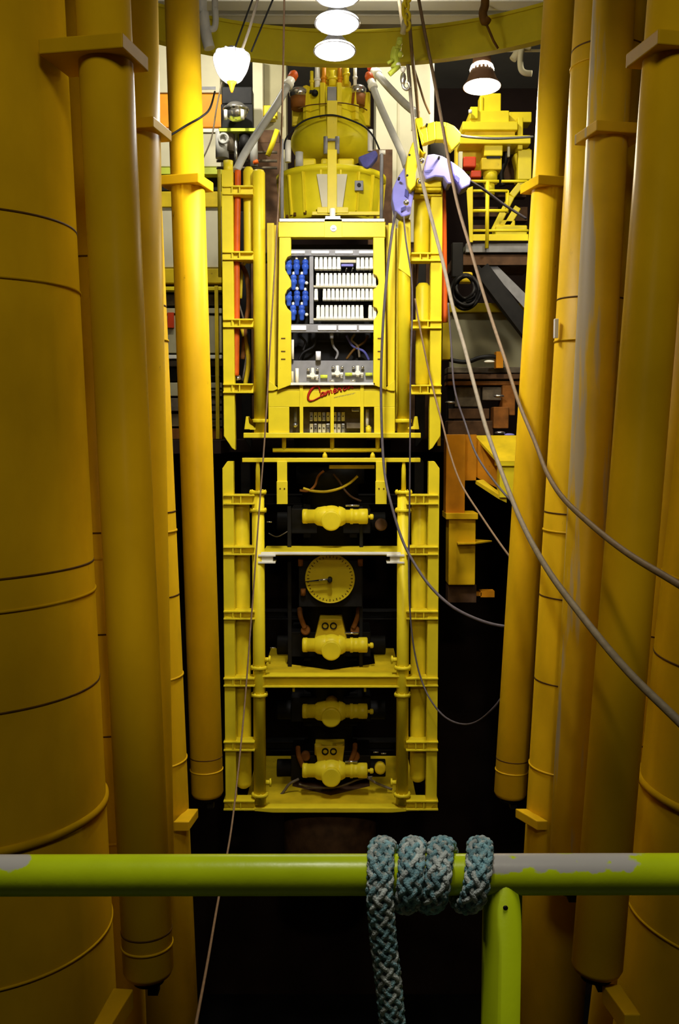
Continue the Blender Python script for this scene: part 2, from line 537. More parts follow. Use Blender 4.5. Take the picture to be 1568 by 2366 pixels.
# ------------------------------------------------------------------ braided rope: a hanging tail and four turns on the rail
def rope():
    K = (RY) * 1.0 / F * 1.04
    X = lambda px: (px - CX) * K
    keys = [  # angle about the rail (deg, 0 below, 90 facing us, 180 on top), x in photo pixels
        (90, 874), (180, 879), (270, 900), (360, 931), (450, 941), (540, 951), (630, 968), (720, 986), (810, 1001), (900, 1016), (990, 1040),
        (1080, 1069), (1170, 1089), (1260, 1106), (1340, 1118)]
    Rw = RR + .0100
    pts, nor = [], []
    # tail hanging in front of the rail, from below the frame upwards
    tail = [(912, 2480), (906, 2366), (896, 2260), (886, 2180), (880, 2110), (876, 2060)]
    for px, py in tail:
        Yt = RY - Rw - .003
        pts.append(P(px, py, Yt)); nor.append(Vector((0, -1, 0)))
    cen = Vector((0, RY, rz))
    a = keys[0][0]
    while a <= keys[-1][0]:
        for k in range(len(keys) - 1):
            if keys[k][0] <= a <= keys[k + 1][0]:
                f = (a - keys[k][0]) / (keys[k + 1][0] - keys[k][0])
                x = X(keys[k][1] + f * (keys[k + 1][1] - keys[k][1]))
                break
        t = math.radians(a)
        n = Vector((0, -math.sin(t), -math.cos(t)))
        pts.append(cen + Vector((x, 0, 0)) + n * Rw); nor.append(n)
        a += 10
    # resample evenly
    dense, dn = [], []
    for i in range(len(pts) - 1):
        for j in range(12):
            f = j / 12
            p0, p1, p2, p3 = pts[max(i - 1, 0)], pts[i], pts[i + 1], pts[min(i + 2, len(pts) - 1)]
            dense.append(0.5 * ((2 * p1) + (p2 - p0) * f + (2 * p0 - 5 * p1 + 4 * p2 - p3) * f * f + (3 * p1 - p0 - 3 * p2 + p3) * f ** 3))
            dn.append((nor[i] * (1 - f) + nor[i + 1] * f).normalized())
    step = .0022
    R, N, T, S = [dense[0]], [dn[0]], [], [0]
    acc = 0
    for i in range(1, len(dense)):
        acc += (dense[i] - dense[i - 1]).length
        if acc - S[-1] >= step:
            R.append(dense[i]); N.append(dn[i]); S.append(acc)
    root = thing('rope', 'thick braided blue rope wound four times round the lime rail with its end hanging', 'rope', (X(876), RY - .04, rz - .4))
    pitch = .095
    core = MB()
    core.tube(R, .0078, 10)
    strands, pale = MB(), MB()
    for k in range(12):
        sgn = 1 if k % 2 == 0 else -1
        ph = 2 * PI * (k // 2) / 6 + (PI / 6 if sgn < 0 else 0)
        path = []
        for i in range(len(R)):
            t = (R[min(i + 1, len(R) - 1)] - R[max(i - 1, 0)]).normalized()
            n = (N[i] - t * N[i].dot(t)).normalized()
            b = t.cross(n)
            th = ph + sgn * 2 * PI * S[i] / pitch
            over = 1 + .13 * math.sin(2 * PI * S[i] / pitch * 6 + (0 if sgn > 0 else PI))
            ta, tb = .0078 * over, .0122 * over
            path.append(R[i] + n * math.cos(th) * ta + b * math.sin(th) * tb)
        (pale if k in (0, 3, 5, 8) else strands).tube(path, .0035, 7)
    core.v += []
    strands.build('braid', 'rope', root)
    tag(pale.build('braid', 'rope_pale', root), 'faded pale strands', None)
    core.build('core', 'rope', root)
    e = MB()
    t = (R[-1] - R[-6]).normalized()
    e.tube([R[-1] - t * .004, R[-1] + t * .004, R[-1] + t * .012], [.012, .0125, .010], 12)
    for q in range(16):
        aa = 2 * PI * q / 16
        u = t.orthogonal().normalized(); w = t.cross(u)
        d = u * math.cos(aa) * .009 + w * math.sin(aa) * .009
        e.tube([R[-1] + d, R[-1] + d * 1.2 + t * .018], .003, 5)
    tag(e.build('frayed_end', 'rope_worn', root), 'brown chafed rope end', None)


rope()

# ================================================================== tensioner tubes and columns
ZTOP = 9.6


def axis_through(px0, py0, px1, py1, Y):
    a, b = P(px0, py0, Y), P(px1, py1, Y)
    sl = (b - a) / (b.z - a.z)
    return lambda z: a + sl * (z - a.z)


def edge_axis(e0, y0, e1, y1, Y, R, side):
    """axis of an upright round column from where its edge is seen (side=+1: right edge)"""
    res = []
    for ex, ey in ((e0, y0), (e1, y1)):
        d = ray(ex, ey)
        ang = math.atan2(d.x, d.y)
        x = Y * math.tan(ang)
        for _ in range(12):
            dist = math.hypot(x, Y)
            x = Y * math.tan(ang - side * math.asin(R / dist))
        z = Zat(ey, Y)
        res.append(Vector((x, Y, z)))
    a, b = res
    sl = (b - a) / (b.z - a.z)
    return lambda z: a + sl * (z - a.z)


def ring_on(mb, ax, z, r, h, g):
    a, b = ax(z - h / 2), ax(z + h / 2)
    d = b - a
    mb.lathe(a, [(r - .01, 0), (r + g, h * .15), (r + g, h * .85), (r - .01, h)], 96, d, closed=False)


def plate_from(front, zref_Y, th_px):
    """collar plate: corners (px,py) of its lower edge near, left, back; the near corner stands at distance zref_Y"""
    (nx, ny), (lx, ly), (bx, by) = front
    z = Zat(ny, zref_Y)
    n, l, b = PZ(nx, ny, z), PZ(lx, ly, z), PZ(bx, by, z)
    return z, n, l, b


def collar(name, label_grp, axf, z, ang, w, d, th, r, parent, mat='amber', cx=0.0, cy=0.0):
    """square plate clamped round a tube, with a bolted split and two gussets"""
    c = axf(z)
    mb = MB()
    ca, sa = math.cos(ang), math.sin(ang)
    pts = []
    for u, v in ((-w / 2, -d / 2), (w / 2, -d / 2), (w / 2, d / 2), (-w / 2, d / 2)):
        u += cx; v += cy
        pts.append((c.x + u * ca - v * sa, c.y + u * sa + v * ca, z))
    mb.prism(pts, (0, 0, th))
    return mb.build(name, mat, parent, bevel=.012)


def tube_column(name, label, group, ax, r, zb, mat='amber', seams=(), lights=(), collar_spec=None, stub=True, top=ZTOP, bot_round=True):
    root = thing(name, label, 'hydraulic cylinder', ax(zb), group)
    base = ax(zb)
    mb = MB()
    a, b = ax(zb), ax(top)
    d = (b - a)
    L = d.length
    mb.lathe(a, [(r * .55, -.03), (r * .9, -.005), (r, .05), (r, L)], 56, d)
    zo = ax(0.0)
    mb.build('tube', mat, root, origin=zo)
    for z in seams:
        m = MB(); ring_on(m, ax, z, r, .022, .004); m.build('weld_seam', 'seam_dark', root)
    for z in lights:
        m = MB(); ring_on(m, ax, z, r, .03, .009); m.build('weld_bead', mat, root)
    if stub:
        m = MB()
        m.lathe(ax(zb - .03), [(r * .62, -.05), (r * .62, .01)], 32)
        m.box(base.x + .0, base.x + .10, base.y - .06, base.y + .06, zb - .2, zb - .07)
        tag(m.build('lug', 'dark', root), 'dark lug under the tube', None)
    if collar_spec:
        z, ang, w, dd, th, cx, cy = collar_spec
        collar('collar_plate', None, ax, z, ang, w, dd, th, r, root, mat, cx, cy)
    return root


G1 = 'yellow tubes hanging along the moonpool'
# --- left side, near to far
axC = axis_through(245, 150, 342, 2224, 9.22)
zC = Zat(2248, 9.22)
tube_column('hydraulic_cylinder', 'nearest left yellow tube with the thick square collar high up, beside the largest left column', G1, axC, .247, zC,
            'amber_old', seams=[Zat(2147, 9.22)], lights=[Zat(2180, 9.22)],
            collar_spec=(Zat(115, 8.9), math.radians(-11), .80, .60, .135, -.10, -.02))
axC2 = axis_through(323, 330, 352, 1760, 12.0)
tube_column('hydraulic_cylinder', 'middle left yellow tube partly hidden behind the nearest one, its collar lower', G1, axC2, .247, Zat(2035, 12),
            'amber', collar_spec=(Zat(301, 11.75), math.radians(-11), .80, .60, .125, -.10, -.02))
axF = axis_through(434, 440, 479, 1837, 14.8)
tube_column('hydraulic_cylinder', 'farthest left yellow tube standing clear just left of the tall stack', G1, axF, .25, Zat(1836, 14.8),
            'amber', seams=[Zat(1747, 14.8)], lights=[Zat(1777, 14.8)],
            collar_spec=(Zat(424, 14.5), math.radians(-14), .62, .60, .14, -.02, .0))
# --- right side, near to far
axCr = axis_through(1547, 155, 1379, 2230, 9.22)
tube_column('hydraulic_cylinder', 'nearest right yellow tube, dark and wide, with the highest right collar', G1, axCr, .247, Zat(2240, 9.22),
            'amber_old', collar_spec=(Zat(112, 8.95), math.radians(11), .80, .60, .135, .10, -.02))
axC2r = axis_through(1401, 330, 1316, 1965, 12.0)
tube_column('hydraulic_cylinder', 'middle right yellow tube with a worn pale grey stripe down its side', G1, axC2r, .247, Zat(2045, 12),
            'primer', collar_spec=(Zat(309, 11.75), math.radians(11), .70, .60, .125, .06, -.02))
axFr = axis_through(1267, 440, 1178, 1837, 14.8)
tube_column('hydraulic_cylinder', 'farthest right yellow tube ending free above the dark water beside the stack', G1, axFr, .25, Zat(1838, 14.8),
            'amber', seams=[Zat(1752, 14.8)], lights=[Zat(1779, 14.8)],
            collar_spec=(Zat(429, 14.5), math.radians(14), .84, .62, .14, .10, .0))


# --- standing columns behind them
def pile(name, label, group, ax, r, mat, dark=(), ridge=(), thick=(), ledge=None, zb=-16.85):
    root = thing(name, label, 'column', ax(zb), group)
    mb = MB()
    mb.cyl(ax(zb), ax(ZTOP), r, n=96 if r > .8 else 56)
    mb.build('shaft', mat, root, origin=ax(0.0))
    for z in dark:
        m = MB(); ring_on(m, ax, z, r, .026, .004); m.build('weld_seam', 'seam_dark', root)
    for z in ridge:
        m = MB(); ring_on(m, ax, z, r, .032, .012); m.build('weld_bead', mat, root)
    for z in thick:
        m = MB(); ring_on(m, ax, z, r, .09, .028); m.build('ring_band', mat, root)
    if ledge:
        m = MB()
        m.prism(ledge[0], (0, 0, -ledge[1]))
        m.build('ledge', 'amber', root, bevel=.012)
    return root


G2 = 'large round yellow columns at the picture edges'
axA = edge_axis(158, 150, 264, 2224, 9.6, 1.2, 1)
zA = lambda y: Zat(y, 8.75)   # the seams are read on the side that faces the lens


def ledge_pts(pts, z):
    return [tuple(PZ(x, y, z)) for x, y in pts]


zl = Zat(2290, 9.0)
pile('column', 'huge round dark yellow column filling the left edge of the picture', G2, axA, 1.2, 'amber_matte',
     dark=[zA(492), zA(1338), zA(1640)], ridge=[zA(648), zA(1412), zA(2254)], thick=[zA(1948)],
     ledge=(ledge_pts([(262, 2282), (308, 2285), (258, 2366), (215, 2366)], zl), .2))
axAr = edge_axis(1560, 1038, 1435, 2224, 9.6, 1.2, -1)
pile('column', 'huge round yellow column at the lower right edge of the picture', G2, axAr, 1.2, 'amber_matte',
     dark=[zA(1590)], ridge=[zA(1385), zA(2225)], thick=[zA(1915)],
     ledge=(ledge_pts([(1390, 2271), (1432, 2274), (1480, 2344), (1443, 2344)], zl), .2))
G3 = 'slimmer round yellow columns between the tubes'
axB = axis_through(195, 150, 262, 1900, 11.3)
zB = lambda y: Zat(y, 11.05)
pile('column', 'slim yellow column seen as a narrow strip right of the huge left column', G3, axB, .3, 'amber',
     dark=[zB(593), zB(1231), zB(1465), zB(1700)], ridge=[zB(1290), zB(1948)])
axBr = axis_through(1520, 1500, 1437, 2200, 11.3)
pile('column', 'slim yellow column seen as a narrow strip left of the huge right column', G3, axBr, .3, 'amber',
     dark=[zB(1475), zB(1727)], ridge=[zB(1960), zB(2165)])
axE = edge_axis(362, 200, 440, 1950, 13.2, .48, 1)
zE = lambda y: Zat(y, 12.75)
pile('column', 'yellow column just behind the left tubes with a small ledge low down', G3, axE, .48, 'amber',
     dark=[zE(700), zE(1190), zE(1388)], ridge=[zE(782), zE(1236), zE(1580), zE(1780)],
     ledge=(ledge_pts([(430, 1868), (458, 1868), (436, 1899), (400, 1899)], Zat(1885, 12.9)), .13))
axEr = edge_axis(1318, 150, 1210, 1969, 13.2, .48, -1)
er = pile('column', 'yellow column just behind the right tubes with a small ledge low down', G3, axEr, .48, 'amber',
     dark=[zE(90), zE(685), zE(1192), zE(1390), zE(1590)], ridge=[zE(130), zE(785), zE(1235), zE(1795)],
     ledge=(ledge_pts([(1190, 1868), (1216, 1868), (1266, 1897), (1240, 1897)], Zat(1885, 12.9)), .13))
mb = MB()
mb.pbox(1281, 736, 1290, 781, 13.0, .08)
tag(mb.build('junction_box', 'white_bright', er, bevel=.006), 'small white box', None)
# ================================================================== the stack in the middle
YB = 19.4
# ------------------------------------------------------------------ lower stack
bop = thing('blowout_preventer', 'lower half of the tall yellow stack, with a round dial and four valve arms', 'machine',
            (Xat(763, 1870, YB), YB, Zat(1876, YB)))


def post(mb, x, y0, y1, w, Y, d=.2):
    """square post whose left edge stands at x (photo) half-way up"""
    mb.pbox(x, y0, x + w, y1, Y, d)


def brace(parent, x0, x1, y0, y1, Y=YB - .06, d=.34, stiff=(.3, .55)):
    mb = MB()
    ym = (y0 + y1) / 2
    X0, X1 = Xat(x0, ym, Y), Xat(x1, ym, Y)
    ibeam(mb, X0, X1, Y, d, Zat(y1, Y), Zat(y0, Y), .03, [X0 + (X1 - X0) * s for s in stiff])
    return mb.build('brace', 'yellow' if Y < YB + 1 else 'dark', parent, bevel=.004)  # far braces get the near-black that stands for shade


D = 3.6   # depth of the frame
for x0, x1 in ((517, 542), (987, 1012)):
    for Y in (YB, YB + D):
        mb = MB()
        ym = 1465
        X0, X1 = Xat(x0, ym, YB), Xat(x1, ym, YB)
        zt, zb = Zat(1066, YB), Zat(1868, YB)
        out = -1 if x0 < 700 else 1
        # post with a slanted head and foot
        pts = [(X0, Y, zb + (.12 if out < 0 else 0)), (X0 + (.12 if out < 0 else 0), Y, zb), (X1 - (.12 if out > 0 else 0), Y, zb), (X1, Y, zb + (.12 if out > 0 else 0)),
               (X1, Y, zt - (.14 if out > 0 else 0)), (X1 - (.10 if out > 0 else 0), Y, zt), (X0 + (.10 if out < 0 else 0), Y, zt), (X0, Y, zt - (.14 if out < 0 else 0))]
        mb.prism(pts, (0, .22, 0))
        mb.build('frame_post', 'yellow' if Y == YB else 'dark', bop, bevel=.01)  # far posts coloured near-black, as if in shade
for xc, yb in ((556, 1833), (970, 1818)):
    mb = MB()
    ym = 1490
    X = Xat(xc, ym, YB)
    z0, z1 = Zat(yb, YB), Zat(1160, YB)
    mb.lathe((X, YB + .38, z0), [(.08, -.02), (.15, .03), (.165, .1), (.165, z1 - z0 - .1), (.13, z1 - z0)], 32)
    mb.build('accumulator_tube', 'yellow', bop)
for y0, y1 in ((1143, 1166), (1263, 1283), (1412, 1432), (1567, 1587), (1714, 1736), (1851, 1873)):
    brace(bop, 516, 588, y0, y1)
    brace(bop, 938, 1012, y0, y1)
for y0, y1 in ((1143, 1166), (1412, 1432), (1714, 1736)):   # the far side of the frame
    brace(bop, 516, 1012, y0, y1, Y=YB + D, stiff=(.2, .5, .8))
for x in (517, 996):                                           # side rails running back, dark for the shade there
    for y0, y1 in ((1263, 1281), (1567, 1585), (1851, 1870)):
        mb = MB(); mb.pbox(x, y0, x + 12, y1, YB + .2, D - .2); mb.build('side_rail', 'dark', bop)
# round guide posts with flanges
for xc in (597, 931):
    mb = MB()
    X = Xat(xc, 1490, YB)
    Yg = YB + .12
    z0, z1 = Zat(1862, YB), Zat(1135, YB)
    mb.lathe((X, Yg, z0), [(.125, 0), (.125, z1 - z0)], 36)
    mb.lathe((X, Yg, z1 - .02), [(.05, 0), (.045, .45), (.035, .56), (.03, .62)], 20)
    gp = mb.build('guide_post', 'yellow', bop)
    for y in (1138, 1180, 1545, 1608, 1840):
        m = MB(); m.lathe((X, Yg, Zat(y, YB) - .03), [(.165, 0), (.175, .01), (.175, .05), (.165, .06)], 36)
        for q in range(8):
            a = 2 * PI * q / 8 + .2
            m.lathe((X + .15 * math.cos(a), Yg + .15 * math.sin(a), Zat(y, YB) - .05), [(.016, 0), (.016, .1)], 6)
        m.build('flange', 'yellow', gp)
    for y in (1527, 1812):
        s = 1 if xc < 700 else -1
        m = MB(); m.cyl((X + s * .12, Yg - .02, Zat(y, YB)), (X + s * .24, Yg - .02, Zat(y, YB)), .05, n=16)
        m.cyl((X + s * .2, Yg - .02, Zat(y, YB)), (X + s * .235, Yg - .02, Zat(y, YB)), .085, n=16)
        m.build('pin', 'yellow', gp)
# shelf with pale front edge, and its two brackets
mb = MB()
Yd = YB + .06
xL, xR = Xat(606, 1275, Yd), Xat(936, 1275, Yd)
mb.box(xL, xR, Yd, Yd + 1.1, Zat(1279, Yd) - .04, Zat(1276, Yd))
mb.build('shelf', 'yellow', bop, bevel=.005)
mb = MB(); mb.box(xL - .04, xR + .0, Yd - .05, Yd, Zat(1281, Yd), Zat(1275, Yd)); mb.build('shelf_edge', 'white', bop, bevel=.005)
for x0, x1 in ((596, 636), (893, 934)):
    mb = MB()
    mb.pbox(x0, 1281, x1, 1286, YB - .03, .3); mb.pbox(x0, 1298, x1, 1302, YB - .03, .3); mb.pbox(x0 + 8, 1286, x1 - 6, 1298, YB + .02, .2)
    mb.build('shelf_bracket', 'white', bop, bevel=.004)


def deck(name, y_front, x0, x1, depth, notch, mat):
    """plate running back, with a V-notched opening for the bore"""
    mb = MB()
    z = Zat(y_front, YB + .1)
    X0, X1 = Xat(x0, y_front, YB), Xat(x1, y_front, YB)
    xc = Xat(763, y_front, YB)
    w, f = notch
    y = YB + .1
    pts_l = [(X0, y, z), (xc, y, z), (xc, y + f, z), (xc - w, y + f + .55, z), (xc - w, y + depth, z), (X0, y + depth, z)]
    pts_r = [(X1, y, z), (xc, y, z), (xc, y + f, z), (xc + w, y + f + .55, z), (xc + w, y + depth, z), (X1, y + depth, z)]
    mb.prism(pts_l, (0, 0, -.05)); mb.prism(pts_r, (0, 0, -.05))
    return mb.build(name, mat, bop, bevel=.004)


deck('middle_deck', 1563, 604, 926, 2.6, (.95, .55), 'yellow_dirty')
mb = MB(); Ym = YB + .02
ibeam(mb, Xat(606, 1575, Ym), Xat(924, 1575, Ym), Ym, .3, Zat(1589, Ym), Zat(1562, Ym), .028, ())
mb.build('cross_beam', 'yellow', bop, bevel=.004)
mb = MB()
for x in (678, 843):
    mb.pvcyl(x, 1588, 1598, 3, Ym + .15, 10)
mb.build('hanging_eyes', 'yellow', bop)
deck('base_plate', 1869, 562, 968, 3.3, (.85, .75), 'yellow_dirty')
mb = MB()
zt, zb = Zat(1868, YB), Zat(1879, YB)
mb.prism([(Xat(562, 1872, YB), YB + .02, zt), (Xat(968, 1872, YB), YB + .02, zt), (Xat(960, 1872, YB), YB + .02, zb + .04), (Xat(905, 1878, YB), YB + .02, zb), (Xat(630, 1878, YB), YB + .02, zb), (Xat(565, 1872, YB), YB + .02, zb + .05)], (0, .25, 0))
mb.build('base_beam', 'yellow', bop, bevel=.01)
# top beam with cones and two hanging legs
mb = MB()
mb.pbox(559, 1058, 971, 1068, YB + .05, .16)
mb.build('top_beam', 'yellow', bop, bevel=.01)
for x in (750, 861):
    mb = MB(); mb.lathe((Xat(x, 1058, YB), YB + .13, Zat(1058, YB)), [(.055, -.01), (.045, .06), (.015, .11)], 20); mb.build('cone', 'yellow', bop)
for x0, x1 in ((640, 663), (868, 892)):
    mb = MB(); mb.pbox(x0, 1066, x1, 1165, YB + .02, .07)
    mb.pbox(x0 - 1, 1112, x1 + 1, 1165, YB - .01, .03)
    lg = mb.build('hanging_leg', 'yellow', bop, bevel=.006)
    m = MB()
    for bx in (x0 + 7, x1 - 6):
        p = P(bx, 1129, YB); m.cyl(p + Vector((0, -.02, 0)), p + Vector((0, .02, 0)), .016, n=8)
    m.build('bolts', 'seam_dark', lg)
mb = MB()
xs_ = Xat(762, 1920, YB + 1.7)
zt_ = Zat(1876, YB)
mb.lathe((xs_, YB + 1.7, 0), [(1.0, Zat(2012, YB + 1.7)), (1.03, Zat(2006, YB + 1.7)), (1.03, zt_ + .02)], 56)
mb.build('connector_skirt', 'rust', bop)
# bore, rams and valves
XC = Xat(763, 1490, YB + 2)
mb = MB()
zb, zt = Zat(1868, YB), Zat(1085, YB)
mb.lathe((XC, YB + 2.1, zb), [(.55, 0), (.62, .1), (.62, .5), (.5, .55), (.5, 1.2), (.62, 1.25), (.62, zt - zb - .4), (.75, zt - zb - .38), (.75, zt - zb)], 40)
mb.build('bore_body', 'dark', bop)  # shade of the interior is put into the dark colour
for yc in (1205, 1490, 1640, 1775):
    mb = MB()
    Yr = YB + 1.55
    mb.pbox(672, yc - 30, 856, yc + 28, Yr, 1.1)
    mb.pbox(700, yc - 40, 826, yc + 38, Yr + .1, .9)
    mb.phcyl(640, 890, yc, 22, Yr + .6)
    mb.build('ram_body', 'dark', bop, bevel=.02)  # dark colour imitates the shadowed inside of the frame
# bonnet blocks with twin ports
for yc, k in ((1452, 0), (1742, 1)):
    mb = MB()
    Yk = YB + 1.05
    pts = [(725, yc + 30), (802, yc + 30), (790, yc - 22), (738, yc - 22)] if k == 0 else [(735, yc + 32), (790, yc + 32), (796, yc - 18), (727, yc - 18)]
    mb.prism([tuple(P(x, y, Yk)) for x, y in pts], (0, .5, 0))
    if k:
        mb.pvcyl(735, yc - 24, yc + 2, 9, Yk + .1); mb.pvcyl(784, yc - 24, yc + 2, 9, Yk + .1)
    bn = mb.build('bonnet', 'yellow_dirty', bop, bevel=.02)
    for x in (751, 770):
        m = MB(); p = P(x, yc - 6, Yk); m.lathe(p + Vector((0, .02, 0)), [(.075, 0), (.075, .05), (.05, .05), (.05, .0)], 20, axis=(0, -1, 0)); m.build('port', 'dark', bn)
    for x in (706, 820):
        m = MB(); p = P(x, yc + 2, Yk + .2)
        m.lathe(p, [(.10, 0), (.10, .14), (.07, .16)], 20, axis=(0, -1, 0)); m.build('side_cap', 'rust_warm', bn)
for x, y in ((694, 1425), (826, 1425), (690, 1745), (818, 1738)):
    mb = MB(); s = 1 if x < 763 else -1
    mb.tube(smooth([P(x - s * 2, y - 18, YB + 1.3), P(x, y, YB + 1.1), P(x + s * 10, y + 26, YB + 1.1)]), .055, 10); mb.build('arm_link', 'rust_warm', bop)


def valve(yc):
    """round gate valve body facing us with its operator cylinders to either side"""
    Yv = YB + .75
    k = Yv / F
    z = Zat(yc, Yv)
    X = lambda px: Xat(px, yc, Yv)
    mb = MB()
    xm = X(765)
    mb.ball((xm, Yv, z), 27 * k, 1.15, .9, .95, 24, 14)
    mb.lathe((xm, Yv - .02, z - 8 * k), [(23 * k, -.1), (23 * k, .22), (22 * k, .235), (19 * k, .24)], 36, axis=(0, -1, 0))
    mb.lathe((X(733), Yv, z), [(15 * k, -8 * k), (21 * k, 0), (24 * k, 16 * k), (24 * k, 20 * k)], 28, axis=(1, 0, 0))
    mb.lathe((X(786), Yv, z), [(24 * k, -4 * k), (22 * k, 4 * k), (17 * k, 12 * k)], 28, axis=(1, 0, 0))
    v = mb.build('valve', 'yellow', bop, bevel=.006)
    m = MB()
    m.lathe((X(698), Yv, z), [(14 * k, 0), (17 * k, 2 * k), (17 * k, 12 * k), (16 * k, 12 * k), (16 * k, 36 * k)], 28, axis=(1, 0, 0))
    m.build('operator', 'yellow', v)
    m = MB()
    m.lathe((X(788), Yv, z), [(15.5 * k, 0), (15.5 * k, 20 * k), (18 * k, 21 * k), (18 * k, 27 * k), (16.5 * k, 28 * k), (16.5 * k, 40 * k), (18 * k, 41 * k), (18 * k, 60 * k), (15 * k, 62 * k)], 28, axis=(1, 0, 0))
    m.build('operator', 'yellow', v)
    m = MB()
    m.lathe((X(849), Yv, z - 1 * k), [(4 * k, 0), (4 * k, 5 * k), (6.5 * k, 6 * k), (6.5 * k, 12 * k), (4 * k, 14 * k)], 20, axis=(1, 0, 0))
    m.build('end_knob', 'yellow', v)
    m = MB(); m.cyl((xm, Yv, z), (xm, YB + 1.7, z), 15 * k); m.build('neck', 'yellow_dirty', v)


for yc in (1193, 1490, 1643, 1780):
    valve(yc)
for yc, x0, x1 in ((1463, 796, 828), (1760, 797, 826), (1168, 798, 830)):
    mb = MB(); mb.phcyl(x0, x1, yc, 2.3, YB + .7); tag(mb.build('rod', 'steel', bop), 'shiny steel rod', None)
    m = MB()
# round dial
mb = MB()
Yd2 = YB + .62
k = Yd2 / F
pc = P(762, 1337, Yd2)
mb.lathe(pc, [(56 * k, -.06), (56 * k, -.01), (55 * k, 0)], 64, axis=(0, -1, 0))
dial = tag(mb.build('dial', 'yellow', bop), 'round dial face with tick marks and one long pointer', None)
m = MB()
for i in range(40):
    if 0 <= i:
        a = 2 * PI * i / 40
        d = Vector((math.cos(a), 0, math.sin(a)))
        r0 = (50 if i % 2 else 48) * k
        m.bar(pc + d * r0 + Vector((0, -.004, 0)), pc + d * 53.5 * k + Vector((0, -.004, 0)), .017, .008, up=(0, 1, 0))
m.build('tick_marks', 'seam_dark', dial)
m = MB(); m.lathe(pc, [(58 * k, -.05), (58 * k, .012), (55.5 * k, .012), (55.5 * k, -.05)], 64, axis=(0, -1, 0), closed=False); m.build('rim', 'yellow', dial)
m = MB()
hub = pc + Vector((0, -.02, 0))
m.lathe(hub, [(.05, 0), (.05, .22), (.03, .24)], 20, axis=(0, -1, 0))
m.build('hub', 'dark', dial)
m = MB(); tip = P(704, 1341, Yd2) + Vector((0, -.2, 0)); h2 = hub + Vector((-.03, -.2, 0.02))
m.tube([h2, h2 * .6 + tip * .4], .022, 8)
p1 = m.build('pointer_shank', 'steel', dial)
m = MB(); m.tube([h2 * .6 + tip * .4, tip], [.018, .008], 8); m.build('pointer', 'black', dial)
mb = MB(); mb.pbox(690, 1290, 836, 1402, Yd2 + .1, .12); mb.pbox(664, 1170, 673, 1560, Yd2 + .3, .1); mb.pbox(830, 1170, 838, 1560, Yd2 + .3, .08)
mb.build('dial_mount', 'dark', bop, bevel=.01)
for x, y in ((694, 1300), (700, 1368), (832, 1300)):
    mb = MB(); mb.pvcyl(x, y - 8, y + 8, 6, Yd2 + .05); mb.build('mount_foot', 'rust_warm', bop)
# hoses inside the upper opening
for pts, r, mt in (([(700, 1128), (720, 1134), (750, 1136), (780, 1130), (805, 1118), (826, 1100)], .028, 'yellow_dirty'),
                   ([(692, 1133), (712, 1134), (727, 1122), (735, 1100), (748, 1088)], .025, 'rust_warm'),
                   ([(770, 1095), (782, 1110), (796, 1132), (812, 1148), (834, 1158)], .022, 'rust'),
                   ([(618, 1860), (650, 1835), (668, 1812), (690, 1800)], .03, 'grime'),
                   ([(690, 1812), (730, 1820), (780, 1818), (830, 1800), (860, 1795)], .022, 'grime'),
                   ([(842, 1790), (866, 1808), (905, 1824)], .03, 'grime'),
                   ([(620, 1232), (640, 1240), (664, 1228)], .012, 'grime')):
    mb = MB(); mb.tube(smooth([P(x, y, YB + .95) for x, y in pts]), r, 8); mb.build('hose', mt, bop)
mb = MB(); mb.pbox(760, 1075, 865, 1083, YB + .9, .1); mb.build('cross_bar', 'yellow_dirty', bop)
mb = MB(); p = P(878, 1775, YB + .8); mb.lathe(p, [(.12, -.1), (.12, .05), (.09, .07), (.05, .07)], 24, axis=(0, -1, 0)); mb.build('round_port', 'yellow_dirty', bop)
mb = MB(); p = P(880, 1212, YB + 1.1); mb.lathe(p, [(.13, -.1), (.13, .05), (.10, .07)], 24, axis=(0, -1, 0)); mb.build('round_port', 'rust', bop)
mb = MB()
for x, y in ((622, 1206), (630, 1497), (868, 1738), (886, 1741)):
    mb.phcyl(x - 6, x + 6, y, 1.6, YB + .4)
mb.build('fittings', 'steel', bop)

# ------------------------------------------------------------------ riser package on top
lm = thing('riser_package', 'upper half of the tall yellow stack, with domed drum and red script emblem', 'machine',
           (Xat(766, 1000, YB), YB, Zat(1066, YB)))
for x0, x1, yt, yb, sl in ((514, 540, 392, 1040, -1), (994, 1020, 405, 1040, 1)):
    for Y in (YB, YB + D):
        mb = MB()
        X0, X1 = Xat(x0, 720, YB), Xat(x1, 720, YB)
        zt, zb = Zat(yt, YB), Zat(yb, YB)
        if sl < 0:
            pts = [(X0, Y, zb + .28), (X0 + .16, Y, zb + .04), (X1, Y, zb), (X1, Y, zt), (X0, Y, zt)]
        else:
            pts = [(X0, Y, zb), (X1 - .16, Y, zb + .04), (X1, Y, zb + .28), (X1, Y, zt), (X0, Y, zt)]
        mb.prism(pts, (0, .24, 0))
        mb.build('frame_post', 'yellow' if Y == YB else 'dark', lm, bevel=.01)  # far posts are the same part, coloured dark for shade
